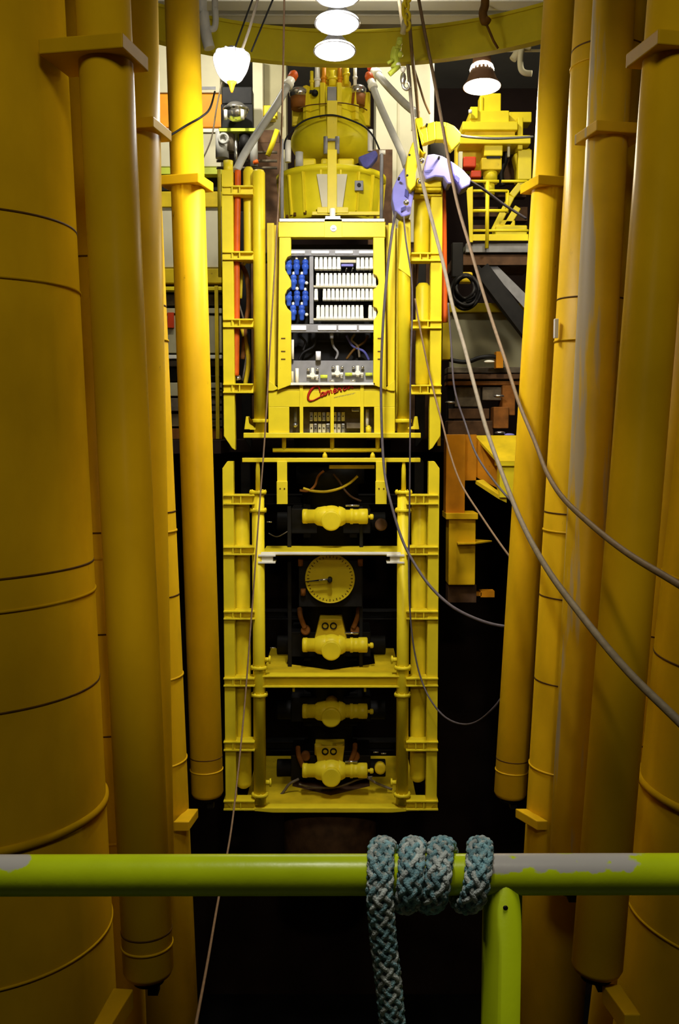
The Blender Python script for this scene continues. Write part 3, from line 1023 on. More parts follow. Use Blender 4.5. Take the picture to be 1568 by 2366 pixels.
# short tubes between the frame braces
mb = MB(); mb.pvcyl(527, 372, 405, 11, YB + .12); mb.pvcyl(505 + 2, 392, 640, 4, YB + .5); mb.build('post_cap', 'yellow', lm)
for xc, y0, y1, r in ((571, 375, 600, 13), (978, 440, 590, 19), (980, 648, 890, 17)):
    mb = MB(); X = Xat(xc, (y0 + y1) / 2, YB)
    rr = r * YB / F
    L = Zat(y0, YB) - Zat(y1, YB)
    mb.lathe((X, YB + .36, Zat(y1, YB)), [(rr * .8, 0), (rr, .05), (rr, L - .08), (rr * .6, L)], 28); mb.build('accumulator_tube', 'yellow', lm)
for xc in (598, 934):
    mb = MB(); X = Xat(xc, 700, YB); top = 390 if xc < 700 else 505
    z0, z1 = Zat(1000, YB), Zat(top, YB)
    mb.lathe((X, YB + .12, z0), [(.125, 0), (.125, z1 - z0 - .05), (.10, z1 - z0)], 36)
    gp = mb.build('guide_post', 'yellow', lm)
    m = MB(); m.lathe((X, YB + .12, Zat(973, YB) - .03), [(.16, 0), (.165, .01), (.165, .06), (.16, .07)], 32); m.build('flange', 'yellow', gp)
    m = MB(); s = -1 if xc < 700 else 1
    m.prism([tuple(P(x, y, YB + .03)) for x, y in ((xc - 14 if s > 0 else xc - 20, 992), (xc + 14 if s < 0 else xc + 20, 992), (xc + s * 34, 992), (xc + s * 30, 962), (xc + s * 24, 962), (xc + s * 20, 985))], (0, .2, 0))
    m.build('end_bracket', 'yellow', gp, bevel=.008)
for y0, y1 in ((431, 452), (583, 603), (739, 759), (889, 911)):
    brace(lm, 515, 584, y0 - 3, y1 - 3)
    brace(lm, 950, 1020, y0, y1)
    if y0 in (583, 889):
        brace(lm, 515, 1020, y0, y1, Y=YB + D, stiff=(.2, .5, .8))
# slanted plate beside the right guide post
mb = MB()
mb.prism([tuple(P(x, y, YB + .0)) for x, y in ((888, 1000), (912, 1000), (912, 560), (928, 505), (952, 505), (952, 620), (945, 990), (950, 1000))][:0] or
         [tuple(P(x, y, YB + .3)) for x, y in ((893, 995), (915, 995), (934, 520), (914, 528))], (0, .05, 0))
mb.prism([tuple(P(x, y, YB - .02)) for x, y in ((920, 620), (948, 640), (948, 508), (932, 502))], (0, .04, 0))
mb.build('wedge_plate', 'yellow', lm, bevel=.005)
for x0, x1 in ((618, 634), (896, 912)):
    mb = MB(); mb.pbox(x0, 515, x1, 998, YB + .1, .08); mb.build('side_plate', 'yellow', lm, bevel=.006)
for x0, x1 in ((634, 645), (888, 896)):
    mb = MB(); mb.pbox(x0, 520, x1, 890, YB + .3, .05); mb.build('inner_plate', 'yellow_dirty', lm)
# base tray
mb = MB(); mb.pbox(562, 1000, 972, 1012, YB - .02, .9); mb.build('base_tray', 'yellow', lm, bevel=.012)
mb = MB(); mb.phcyl(630, 880, 1040, 5, YB + .25)
for x in (656, 767, 872):
    mb.pvcyl(x, 1010, 1040, 5, YB + .25)
mb.build('lower_rail', 'yellow', lm)
mb = MB(); mb.cyl((XC, YB + 2.1, Zat(1070, YB)), (XC, YB + 2.1, Zat(560, YB)), .8, n=40); mb.build('core_body', 'dark', lm)
# panel with the emblem below the control pod
mb = MB()
Yp = YB + .05
poly = lambda pts, Y: [tuple(P(x, y, Y)) for x, y in pts]
mb.prism(poly([(620, 902), (912, 902), (912, 940), (620, 940)], Yp), (0, .06, 0))
mb.prism(poly([(620, 940), (668, 940), (668, 1000), (620, 1000)], Yp), (0, .06, 0))
mb.prism(poly([(864, 940), (912, 940), (912, 1000), (864, 1000)], Yp), (0, .06, 0))
mb.hexa(poly([(640, 902), (892, 902), (892, 899), (640, 899)], Yp), poly([(668, 888), (866, 888), (866, 886), (668, 886)], Yp + .30))
pan = mb.build('front_panel', 'yellow', lm, bevel=.006)
for x in (696, 767, 836):
    m = MB(); m.pbox(x - 4, 888, x + 4, 1000, Yp - .03, .05); m.build('rib', 'yellow', pan, bevel=.004)
for x, s in ((620, 1), (912, -1)):
    m = MB(); m.prism(poly([(x, 878), (x + s * 24, 898), (x + s * 10, 903), (x, 903)], Yp - .05), (0, .05, 0)); m.build('gusset', 'yellow', pan, bevel=.004)
# red script emblem
lg = MB()
T = lambda x, y: P(640 + x * .1658, 760 + y * .1658, Yp - .012) + Vector((0, -.012, 0))
Cst = [(596, 880), (590, 830), (566, 800), (520, 806), (472, 850), (438, 915), (432, 968), (452, 998), (500, 996), (560, 968), (630, 930), (690, 915)]
lg.tube(smooth([T(*q) for q in Cst], 5), [.012 + .014 * math.sin(PI * min(1, i / 40)) for i in range(len(Cst) * 5 - 4)], 6)


def stroke(pts, w=.013):
    lg.tube(smooth([T(*q) for q in pts], 4), w, 6)


def letter(kind, x, y, w, h):
    g = {'a': [(.85, .75), (.5, 1), (.1, .6), (.25, .05), (.6, .1), (.9, .95), (.85, .2), (1.15, .1)],
         'm': [(0, .1), (.1, .95), (.12, .1), (.3, .9), (.5, .85), (.5, .1), (.68, .9), (.88, .85), (.9, .1), (1.1, .12)],
         'e': [(.1, .45), (.7, .6), (.75, .9), (.4, 1), (.08, .5), (.35, .05), (.95, .25)],
         'r': [(0, .1), (.15, 1), (.3, .75), (.65, .85), (.6, .2), (.95, .15)],
         'o': [(.5, .95), (.1, .6), (.3, .05), (.75, .25), (.8, .75), (.5, .95), (1.1, .8)],
         'n': [(0, .1), (.12, .95), (.15, .1), (.5, .95), (.75, .75), (.75, .1), (1.05, .2)]}[kind]
    stroke([(x + u * w, y - v * h - (x + u * w - 590) * .27) for u, v in g])


xx = 600
for ch, w in (('a', 66), ('m', 92), ('e', 62), ('r', 62), ('o', 66), ('n', 70)):
    letter(ch, xx, 950, w, 56)
    xx += w + 8
tag(lg.build('emblem', 'logo_red', pan), 'red script lettering', None)
m = MB()
rnd = random.Random(3)
for i in range(26):
    x = 780 + i * 12; y = 952 - i * 2.6
    m.box(T(x, y).x, T(x + 6, y).x, Yp - .004, Yp, T(x, y + rnd.uniform(10, 20)).z, T(x, y).z)
m.build('small_print', 'grime', pan)
# blocks and gauges behind the lower opening
mb = MB(); mb.pbox(664, 936, 868, 1002, YB + .6, .05); mb.build('back_plate', 'grime', lm)
for r_ in range(2):
    for c in range(8):
        x = 715 + c * 9.6 + (6 if c > 4 else 0); y = 952 + r_ * 27
        mb = MB(); mb.pbox(x, y, x + 8.2, y + 21, YB + .45, .16)
        bk = mb.build('terminal_block', 'cream' if (r_ * 8 + c) % 3 else 'steel', lm, bevel=.01)
        p = P(x + 4, y + 10, YB + .45); m = MB(); m.lathe(p, [(.015, -.01), (.015, .02)], 8, axis=(0, -1, 0)); m.build('screw', 'dark', bk)
mb = MB(); mb.pbox(800, 977, 833, 990, YB + .4, .2); mb.build('tray', 'grime', lm, bevel=.01)
mb = MB(); mb.pbox(812, 943, 830, 951, YB + .45, .12); mb.build('terminal_block', 'steel', lm, bevel=.01)
for x, y0, y1, mt in ((848, 946, 985, 'white'), (682, 942, 976, 'grey')):
    mb = MB(); mb.pvcyl(x, y0, y1, 4, YB + .35); mb.build('cylinder', mt, lm)
mb = MB(); mb.pvcyl(851, 986, 1001, 6.5, YB + .3); mb.pvcyl(851, 983, 990, 4, YB + .3); mb.build('cylinder', 'yellow', lm)
mb = MB(); p = P(682, 982, YB + .35); mb.ball(p, .05); mb.build('knob', 'steel', lm)
# ---- drum, dome and neck
Yt = YB + 1.9
kt = Yt / F
xc = Xat(765, 420, Yt)
Z = lambda y: Zat(y, Yt - .8)
mb = MB()
r = 120 * kt
mb.lathe((xc, Yt, 0), [(r * .90, Z(505)), (r * .92, Z(490)), (r * .97, Z(430)), (r * .97, Z(402)), (r * 1.03, Z(402)), (r * 1.03, Z(390)), (r * .95, Z(386)), (r * .7, Z(384))], 64)
drum = mb.build('drum', 'yellow_mid', lm)
for a0 in range(0, 360, 20):
    a = math.radians(a0 + 10)
    m = MB(); d = Vector((math.sin(a), -math.cos(a), 0)); s = Vector((d.y, -d.x, 0)) * .02
    q = [Vector((xc, Yt, Z(402))) + d * r * .95, Vector((xc, Yt, Z(402))) + d * r * 1.02, Vector((xc, Yt, Z(494))) + d * r * .96, Vector((xc, Yt, Z(494))) + d * r * .88]
    m.hexa([v - s for v in q], [v + s for v in q]); m.build('rib', 'yellow', drum)
m = MB()
for i in range(24):
    a = 2 * PI * i / 24
    m.lathe((xc + r * .93 * math.sin(a), Yt - r * .93 * math.cos(a), Z(498)), [(.03, 0), (.03, .07)], 6)
m.build('bolts', 'seam_dark', drum)
for pts in ([(731, 402), (757, 402), (757, 487), (745, 487)], [(777, 402), (802, 402), (790, 487), (777, 487)]):
    m = MB(); m.prism(poly(pts, Yt - r * 1.03), (0, .04, 0)); m.build('web_plate', 'cream', drum, bevel=.005)
mb = MB(); mb.pbox(756, 345, 778, 492, Yt - r * 1.08, .1); mb.build('guide_bar', 'yellow', lm, bevel=.01)
mb = MB(); mb.pbox(732, 478, 805, 492, Yt - r * 1.05, .1); mb.pbox(720, 488, 880, 497, Yt - r * 1.03, .1); mb.build('ledge', 'yellow', lm, bevel=.01)
mb = MB(); mb.pbox(819, 417, 839, 440, Yt - r * .95, .06)
pb = mb.build('square_fitting', 'grey', lm, bevel=.01)
m = MB(); p = P(829, 428, Yt - r * .95); m.lathe(p, [(.04, -.02), (.04, .03)], 14, axis=(0, -1, 0)); m.build('stud', 'dark', pb)
for x0, x1 in ((680, 730), (741, 757), (779, 818)):
    mb = MB(); mb.pbox(x0, 365, x1, 390, Yt - .75, .5); mb.build('dome_seat', 'yellow', lm, bevel=.04)
# dome
rd = 91 * kt
zc = Zat(312, Yt - .6)
mb = MB()
prof = []
for i in range(15):
    a = -PI / 2 + .35 + (PI - .55) * i / 14
    prof.append((rd * math.cos(a) ** .62 if math.cos(a) > 0 else .01, zc + .42 * math.sin(a)))
mb.lathe((xc, Yt, 0), prof, 64)
mb.build('dome', 'yellow_mid', lm)
# upper body: tapering shell with fins, and flange
mb = MB()
zu0, zu1 = zc + .2, Zat(205, Yt - .6)
mb.lathe((xc, Yt, 0), [(rd * .92, zu0), (rd * .86, zu0 + .25), (rd * .80, (zu0 + zu1) / 2), (rd * .88, zu1 - .12), (rd * .88, zu1), (rd * .5, zu1)], 48)
up = mb.build('upper_body', 'yellow_mid', lm)
for a0 in (-75, -40, 40, 75, -12, 12):
    a = math.radians(a0)
    d = Vector((math.sin(a), -math.cos(a), 0)); s = Vector((d.y, -d.x, 0)) * .05
    q = [Vector((xc, Yt, zu0 + .1)) + d * rd * .7, Vector((xc, Yt, zu0 + .1)) + d * rd * .98, Vector((xc, Yt, zu1 + .05)) + d * rd * .98, Vector((xc, Yt, zu1 + .05)) + d * rd * .7]
    m = MB(); m.hexa([v - s for v in q], [v + s for v in q]); m.build('fin', 'yellow', up, bevel=.01)
for x, y, rp in ((692, 212, 21), (826, 205, 17)):
    m = MB(); p = P(x, y, Yt - rd * .6); kk = Yt / F
    m.lathe(p, [(rp * kk, -.12), (rp * kk * 1.08, -.06), (rp * kk * 1.08, 0), (rp * kk * .8, .05), (rp * kk * .3, .07)], 32); m.build('round_cap', 'steel', lm)
    m = MB(); m.lathe(p + Vector((0, 0, -.35)), [(rp * kk * .9, 0), (rp * kk, .24)], 32); m.build('cap_housing', 'rust_warm', lm)
mb = MB(); mb.pbox(755, 232, 779, 350, Yt - rd * 1.08, .12); mb.build('guide_bar', 'yellow', lm, bevel=.01)
for x in (752, 779):
    mb = MB(); mb.pvcyl(x, 316, 356, 5, Yt - rd * 1.15, 12); tag(mb.build('clamp_pin', 'grey', lm), 'grey pin', None)
mb = MB(); mb.phcyl(752, 779, 323, 3, Yt - rd * 1.15); mb.build('cross_pin', 'grey', lm)
mb = MB(); mb.pbox(756, 200, 777, 234, Yt - rd * .98, .12); mb.build('grey_bracket', 'grey', lm, bevel=.008)
# neck and mandrel pipes
mb = MB(); zt = Zat(120, Yt - .5)
mb.lathe((xc, Yt, 0), [(.42, zu1 - .02), (.42, zu1 + .3), (.30, zu1 + .34), (.30, zt), (.24, zt + .02)], 36); nk = mb.build('neck', 'yellow_dirty', lm)
for x, y0, y1, rp, mt in ((733, 155, 215, 6, 'white'), (748, 148, 214, 5, 'orange'), (768, 165, 200, 9, 'yellow'), (785, 150, 212, 5, 'orange'), (800, 148, 196, 6, 'yellow'), (820, 155, 205, 4, 'white'), (720, 165, 212, 4, 'yellow')):
    m = MB(); m.pvcyl(x, y0, y1, rp, Yt - .62, 16); m.pvcyl(x, (y0 + y1) / 2 - 3, (y0 + y1) / 2 + 3, rp * 1.35, Yt - .62, 16); m.build('neck_pipe', mt, lm)
mb = MB(); p = P(727, 215, Yt - .75); mb.ball(p, .07); mb.pbox(715, 208, 738, 214, Yt - .7, .1); mb.build('valve_knob', 'dark', lm)
# black hoses arched over the dome, upright grey lines beside the drum
hp = smooth([P(x, y, Yt - rd * 1.12) for x, y in ((656, 345), (660, 322), (680, 296), (705, 278), (735, 269), (768, 266), (800, 274), (840, 292), (862, 315), (876, 345))])
mb = MB(); mb.tube(hp, .018, 8); mb.build('hose', 'black', lm)
mb = MB(); mb.tube(smooth([P(x, y, Yt - rd * 1.05) for x, y in ((688, 252), (710, 244), (745, 240), (790, 238), (830, 246), (848, 255))]), .012, 8); mb.build('hose', 'seam_dark', lm)
for x, y0, y1 in ((651, 322, 505), (881, 352, 505)):
    mb = MB(); mb.pvcyl(x, y0, y1, 4.2, YB + .5, 12); mb.build('upright_line', 'grey', lm)
mb = MB(); mb.phcyl(876, 890, 352, 5, YB + .5); mb.build('line_elbow', 'white', lm)
# white and grey cylinders beside the dome
for x, y0, y1, rp, mt in ((665, 325, 375, 7, 'white'), (691, 352, 386, 9, 'grey_pipe'), (855, 300, 350, 6, 'white')):
    mb = MB(); mb.pvcyl(x, y0, y1, rp, Yt - .9, 18); mb.build('side_cylinder', mt, lm)
# pipes and clutter in the side bays
for pts, rr, mt in (([(556, 610), (570, 640), (574, 700), (566, 760), (560, 830)], .05, 'rust_warm'), ([(575, 600), (560, 620), (556, 690)], .03, 'yellow_dirty'),
                    ([(548, 690), (560, 730), (572, 790), (560, 880)], .02, 'grime'), ([(560, 760), (574, 830), (566, 890)], .05, 'yellow_dirty'),
                    ([(965, 600), (962, 660), (968, 700)], .03, 'rust'), ([(957, 605), (958, 740)], .025, 'rust')):
    mb = MB(); mb.tube(smooth([P(x, y, YB + .7) for x, y in pts]), rr, 8); mb.build('bay_pipe', mt, lm)
mb = MB(); mb.tube([P(540, 878, YB + .4), P(556, 872, YB + .4)], .05, 10); mb.ball(P(551, 700, YB + .5), .03); mb.build('fittings', 'steel', lm)
# red and orange hoses down the frame sides
for pts, rr, mt in (([(549, 394), (549, 440), (547, 600), (547, 700), (546, 800), (545, 868)], .062, 'hose_red'), ([(1022, 432), (1024, 500), (1025, 600), (1027, 745)], .062, 'hose_red')):
    mb = MB(); mb.tube(smooth([P(x, y, YB + .2) for x, y in pts]), rr, 14); tag(mb.build('red_hose', mt, lm), 'red orange hose', None)
mb = MB(); mb.pbox(1013, 425, 1020, 1030, YB + .3, .1); mb.build('outer_strip', 'amber', lm)

# ------------------------------------------------------------------ control pod
pod = thing('control_pod', 'open control pod in the yellow stack, crowded with white valves and blue bottles', 'control panel',
            (Xat(767, 885, YB), YB - .05, Zat(888, YB)))
Yc = YB - .05
mb = MB()
left = [(645, 548), (672, 548), (672, 590), (664, 594), (658, 604), (658, 622), (668, 640), (672, 648), (672, 662), (663, 670), (658, 680), (658, 700), (664, 712), (672, 720), (672, 889), (641, 901)]
right = [(888, 548), (862, 548), (862, 632), (870, 637), (874, 646), (874, 656), (868, 665), (862, 668), (862, 708), (870, 712), (873, 720), (870, 730), (863, 740), (862, 889), (892, 901)]
mb.prism(poly(left, Yc), (0, .22, 0))
mb.build('cheek', 'yellow', pod, bevel=.006)
mb = MB(); mb.prism(poly(right, Yc), (0, .22, 0)); mb.build('cheek', 'yellow', pod, bevel=.006)
mb = MB(); mb.pbox(643, 512, 890, 548, Yc - .02, .25); hb = mb.build('head_beam', 'yellow', pod, bevel=.01)
m = MB(); m.pbox(645, 505, 888, 512, Yc - .05, .3); m.build('head_plate', 'white', hb, bevel=.005)
m = MB(); m.pbox(749, 506, 790, 548, Yc - .05, .05); m.build('centre_plate', 'yellow', hb, bevel=.005)
m = MB(); m.pbox(751, 499, 786, 506, Yc - .03, .2); m.pvcyl(768, 482, 502, 6.5, Yc + .08, 20); m.build('lifting_eye', 'white', hb, bevel=.006)
m = MB(); p = P(770, 528, Yc - .05); m.lathe(p, [(.065, -.01), (.065, .012), (.05, .02)], 24, axis=(0, -1, 0)); bd = m.build('round_badge', 'white_bright', hb)
m = MB(); m.pbox(766, 527, 774, 529, Yc - .08, .03); m.build('badge_bar', 'grey', bd)
mb = MB(); mb.box(Xat(645, 700, Yc), Xat(890, 700, Yc), Yc + .75, Yc + .8, Zat(890, Yc), Zat(548, Yc)); mb.build('back_plate', 'dark', pod)  # near-black back makes the shaded inside of the pod
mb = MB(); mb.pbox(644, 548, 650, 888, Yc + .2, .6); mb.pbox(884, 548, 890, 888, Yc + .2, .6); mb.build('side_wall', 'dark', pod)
for y0, y1, labs in ((578, 591, ((671, 704), (719, 760), (774, 815), (829, 864))), (751, 768, ((671, 707), (734, 777), (781, 824), (829, 863)))):
    mb = MB(); mb.pbox(670, y0 - 2, 866, y1, Yc + .12, .12); mf = mb.build('manifold', 'grey', pod, bevel=.01)
    for a, b in labs:
        m = MB(); m.pbox(a, y0 + 1, b, y1 - 5, Yc + .09, .05); m.build('white_block', 'white_bright', mf, bevel=.008)
mb = MB(); mb.pbox(714.5, 592, 724, 748, Yc + .12, .1); mb.build('upright_bar', 'grey', pod, bevel=.008)


def bottle(x, y, s=1.0):
    Yb = Yc + .22
    k = Yb / F * s
    p = P(x, y, Yb)
    m = MB()
    m.lathe(p, [(4.5 * k, -18 * k), (5.6 * k, -14 * k), (5.6 * k, -6 * k), (8 * k, -4 * k), (8 * k, 4 * k), (6.2 * k, 5.5 * k), (6.2 * k, 7 * k), (7.4 * k, 8 * k), (6.8 * k, 14 * k), (3 * k, 17 * k)], 20)
    b = m.build('regulator', 'blue', pod)
    m = MB(); m.lathe(p + Vector((0, 0, 16.5 * k)), [(2.6 * k, 0), (3.2 * k, 2 * k), (2.6 * k, 6 * k), (1 * k, 7 * k)], 12); m.build('cap', 'white', b)


for xs, y in (((667, 685, 705), 617), ((678, 697), 652), ((667, 686, 705), 689), ((677, 697), 722)):
    for x in xs:
        bottle(x, y)


def white_valve(x, y0, y1, w, mt='white'):
    """solenoid valve: ribbed body on a base block with a coil cap"""
    Yv = Yc + .12
    m = MB()
    m.pbox(x + .8, y0 + 4, x + w - .8, y1, Yv, .2)
    m.pbox(x + 1.6, y0, x + w - 1.6, y0 + 6, Yv + .02, .14)
    m.pbox(x + .3, y1 - 6, x + w - .3, y1, Yv - .03, .2)
    return m.build('valve', mt, pod, bevel=.006)


for i in range(6):
    white_valve(726 + i * 10.2, 594, 622, 10.2)
for i in range(4):
    white_valve(822 + i * 10, 595, 621, 10)
for i in range(14):
    white_valve(729 + i * 10.0, 631, 661, 10.0)
for i in range(14):
    if i != 1:
        white_valve(725 + i * 9.8, 667, 693, 9.8)
for i in range(14):
    if i != 11:
        white_valve(730 + i * 10.0, 705, 737, 10.0)
mb = MB(); mb.pbox(724, 659, 872, 664, Yc + .1, .2); mb.pbox(724, 735, 868, 740, Yc + .1, .2); mb.pbox(786, 600, 822, 607, Yc + .2, .1); mb.build('valve_rail', 'cream', pod, bevel=.006)
mb = MB(); mb.pbox(788, 610, 816, 615, Yc + .18, .1); mb.build('name_plate', 'lavender', pod, bevel=.004)
for x, y in ((708, 654), (708, 727), (686, 667)):
    mb = MB(); p = P(x, y, Yc + .2); mb.ball(p, .035); mb.build('fitting', 'white', pod)
for i in range(9):
    mb = MB(); a = P(742 + i * 14, 628, Yc + .3); mb.tube(smooth([a, a + Vector((.02, -.08, .06)), P(742 + i * 14 + 5, 624, Yc + .3)]), .008, 6); mb.build('wire', 'steel', pod)
# lower compartment
mb = MB(); mb.pbox(672, 833, 864, 888, Yc + .35, .06); lp = mb.build('lower_panel', 'grey', pod, bevel=.008)
mb = MB(); mb.pbox(670, 884, 866, 890, Yc + .0, .4); mb.build('sill', 'white', pod, bevel=.006)
for x, y0, y1, rp, mt in ((686, 851, 884, 4, 'white'), (676, 785, 830, 3, 'white'), (735, 812, 832, 6, 'white_bright'), (766, 766, 782, 4.5, 'grey'), (675, 858, 884, 3, 'cream')):
    mb = MB(); mb.pvcyl(x, y0, y1, rp, Yc + .25, 16); mb.build('small_cylinder', mt, pod)
for x, y in ((722, 863), (779, 858), (826, 858)):
    m = MB(); Yk = Yc + .28; k = Yk / F
    p = P(x, y, Yk)
    m.cyl(p + Vector((0, 0, -13 * k)), p + Vector((0, 0, 13 * k)), 3.6 * k, n=14)
    m.cyl(p + Vector((-13 * k, 0, -6 * k)), p + Vector((13 * k, 0, -6 * k)), 3.4 * k, n=14)
    m.cyl(p + Vector((0, .05, -4 * k)), p + Vector((0, -.12, -4 * k)), 6 * k, n=18)
    cr = m.build('cross_fitting', 'white', pod)
    for dx, dy in ((-10, 9), (11, 9), (10, -12)):
        q = P(x + dx, y - dy, Yk); m = MB(); m.ball(q, 4 * k); m.build('knob', 'steel', cr)
    q = P(x + 26, y + 7, Yk); m = MB(); m.cyl(q + Vector((-8 * k, 0, 0)), q + Vector((8 * k, 0, 0)), 4 * k, n=14); m.build('coupling', 'chartreuse', pod)
for x in (766, 815):
    m = MB(); q = P(x, 880, Yc + .2); m.ball(q, .06, 1, 1, .5); m.build('knob', 'steel', pod)
for pts, mt in (([(766, 782), (770, 800), (780, 815), (775, 830)], 'grey'), ([(730, 780), (724, 800), (700, 815), (690, 832)], 'black'), ([(800, 775), (815, 800), (840, 812), (852, 832)], 'navy_cloth'),
                ([(850, 775), (842, 790), (820, 805), (800, 830)], 'seam_dark'), ([(690, 775), (705, 790), (700, 810)], 'black'), ([(820, 772), (812, 786), (826, 800), (830, 826)], 'grime')):
    mb = MB(); mb.tube(smooth([P(x, y, Yc + .5) for x, y in pts]), .025, 8); mb.build('hose', mt, pod)
for x, s in ((654, 1), (877, -1)):
    for y in (782, 812, 830):
        m = MB(); m.pbox(x - 5, y - 1.5, x + 5, y + 1.5, Yc - .006, .006); m.build('stencil_mark', 'seam_dark', pod)
# ================================================================== overhead ring, lamps
zb = Zat(147, 17.0)
zt = Zat(71, 17.0)
mb = MB()
cxr, cyr, Ro = 0.15, 12.0, 5.0
n = 96
vs, fs = [], []
for i in range(n):
    t = 2 * PI * i / n
    for r, z in ((Ro, zb), (Ro + .08, zb), (Ro + .08, zt), (Ro, zt)):
        vs.append((cxr + r * math.sin(t), cyr + r * math.cos(t), z))
for i in range(n):
    j = (i + 1) % n
    for k in range(4):
        fs.append((i * 4 + k, j * 4 + k, j * 4 + (k + 1) % 4, i * 4 + (k + 1) % 4))
mb.add(vs, fs, False)
ro = thing('ring_beam', 'big olive ring curving overhead above the stack', 'beam', (cxr, cyr, zb))
mb.build('web', 'olive', ro)
for z, nm in ((zt - .04, 'flange'), (zb - .02, 'flange')):
    m = MB()
    vs, fs = [], []
    for i in range(n):
        t = 2 * PI * i / n
        for r, zz in ((Ro - .03, z), (Ro + .14, z), (Ro + .14, z + .05), (Ro - .03, z + .05)):
            vs.append((cxr + r * math.sin(t), cyr + r * math.cos(t), zz))
    for i in range(n):
        j = (i + 1) % n
        for k in range(4):
            fs.append((i * 4 + k, j * 4 + k, j * 4 + (k + 1) % 4, i * 4 + (k + 1) % 4))
    m.add(vs, fs, False)
    m.build(nm, 'olive', ro)


def lamp_light(name, loc, target, energy, color, size, kind='AREA', spread=PI):
    l = bpy.data.lights.new(name, kind)
    l.energy = energy
    l.color = color
    if kind == 'AREA':
        l.shape = 'DISK'
        l.size = size
        l.spread = spread
    else:
        l.shadow_soft_size = size
    o = bpy.data.objects.new(name, l)
    COL.objects.link(o)
    o.location = loc
    if target is not None:
        o.rotation_euler = (Vector(target) - Vector(loc)).to_track_quat('-Z', 'Y').to_euler()
    return o


COOL = (1.0, 0.97, 0.93)
E_CEIL = 150
for i, (px, py, Yl, lab) in enumerate(((773, 119, 15.0, 'glowing white round lamp overhead, lowest of the three in a row'),
                                      (779, 55, 14.0, 'glowing white round lamp overhead, middle of the three in a row'),
                                      (779, -12, 13.2, 'glowing white round lamp cut by the top edge, highest of the three in a row'))):
    c = P(px, py, Yl)
    root = thing('ceiling_lamp', lab, 'lamp', c, 'lamps in a row above the moonpool')
    ax = Vector((0, -.10, -1)).normalized()
    R = .315
    m = MB(); m.lathe(c - ax * .26, [(.08, 0), (.10, .02), (.16, .10), (.30, .245), (R + .005, .26), (R - .02, .265)], 40, axis=ax, closed=False)
    m.lathe(c - ax * .44, [(.07, 0), (.09, .03), (.09, .17), (.07, .2)], 24, axis=ax)
    m.build('bell_shade', 'shade', root)
    m = MB(); m.lathe(c - ax * .03, [(R - .012, 0), (R - .02, .028), (R * .7, .04), (R * .3, .045), (.01, .046)], 40, axis=ax)
    m.build('lens', 'lamp_white', root)
    m = MB(); m.cyl(c - ax * .42, (c.x, c.y + .07, 12.2), .015, n=8); m.build('hanger', 'beam_dark', root)
    lamp_light('ceiling_lamp_light', c + ax * .10, c + ax * .10 + Vector((0, .57, -.82)), E_CEIL, COOL, .5, spread=math.radians(140))

# jar lamp hanging at the left
Yj = 14.0
c = P(535, 152, Yj)
k = Yj / F
jar = thing('jar_lamp', 'bright glass jar lamp hanging at the upper left with an orange tip', 'lamp', c)
m = MB(); m.lathe(c, [(12 * k, -35 * k), (22 * k, -28 * k), (32 * k, -12 * k), (38 * k, 8 * k), (39 * k, 18 * k), (35 * k, 27 * k), (22 * k, 30 * k), (5 * k, 30 * k)], 36)
m.build('glass', 'lamp_jar', jar)
m = MB()
for q in range(10):
    a = 2 * PI * q / 10
    pts = [c + Vector((math.cos(a) * r * k, math.sin(a) * r * k, h * k)) for r, h in ((13, -36), (24, -28), (34, -12), (40, 8), (41, 18), (36, 29), (20, 33))]
    m.tube(smooth(pts, 4), .006, 6)
m.build('wire_guard', 'grey', jar)
m = MB(); m.lathe(c + Vector((0, 0, -58 * k)), [(2 * k, 0), (4 * k, 6 * k), (7 * k, 16 * k), (12 * k, 23 * k)], 20); m.build('tip', 'orange_bright', jar)
m = MB(); m.lathe(c + Vector((0, 0, 30 * k)), [(22 * k, 0), (16 * k, 5 * k), (6 * k, 12 * k)], 24); m.build('cap', 'grey', jar)
lamp_light('jar_lamp_light', c + Vector((0, -.5, -.35)), None, 75, COOL, .25, 'POINT')

# bell lamp on the right
Yl = 18.5
c = P(1113, 200, Yl)
k = Yl / F
bell = thing('bell_lamp', 'warm bell lamp hanging at the upper right against the dark', 'lamp', c)
ax = Vector((0, -.10, -1)).normalized()
m = MB(); m.lathe(c - ax * 47 * k, [(20 * k, 0), (24 * k, 8 * k), (34 * k, 34 * k), (42 * k, 46 * k), (43 * k, 48 * k), (41 * k, 47 * k)], 36, axis=ax, closed=False)
m.build('shade', 'shade_brown', bell)
m = MB(); m.lathe(c, [(41 * k, -2 * k), (41 * k, 1 * k), (30 * k, 6 * k), (8 * k, 9 * k)], 36, axis=ax); m.build('lens', 'lamp_warm', bell)
m = MB()
m.lathe(c - ax * 50 * k, [(20 * k, 0), (24 * k, 4 * k), (24 * k, 10 * k), (21 * k, 12 * k)], 36, axis=ax, closed=False)
for q in range(18):
    a = 2 * PI * q / 18
    d = Vector((math.cos(a), math.sin(a), 0))
    m.bar(c - ax * 48 * k + d * 22 * k, c - ax * 36 * k + d * 26 * k, .03, .03)
m.build('louvre', 'lamp_rim', bell)
m = MB(); m.lathe(c - ax * 84 * k, [(12 * k, 0), (19 * k, 8 * k), (21 * k, 34 * k)], 28, axis=ax); m.build('housing', 'shade_brown', bell)
m = MB(); m.cyl(c - ax * 84 * k, c - ax * 84 * k + Vector((0, 0, .8)), .03, n=10); m.build('hanger', 'shade_brown', bell)
lamp_light('bell_lamp_light', c + ax * .2, c + ax * 2, 250, (1.0, .86, .6), .6)
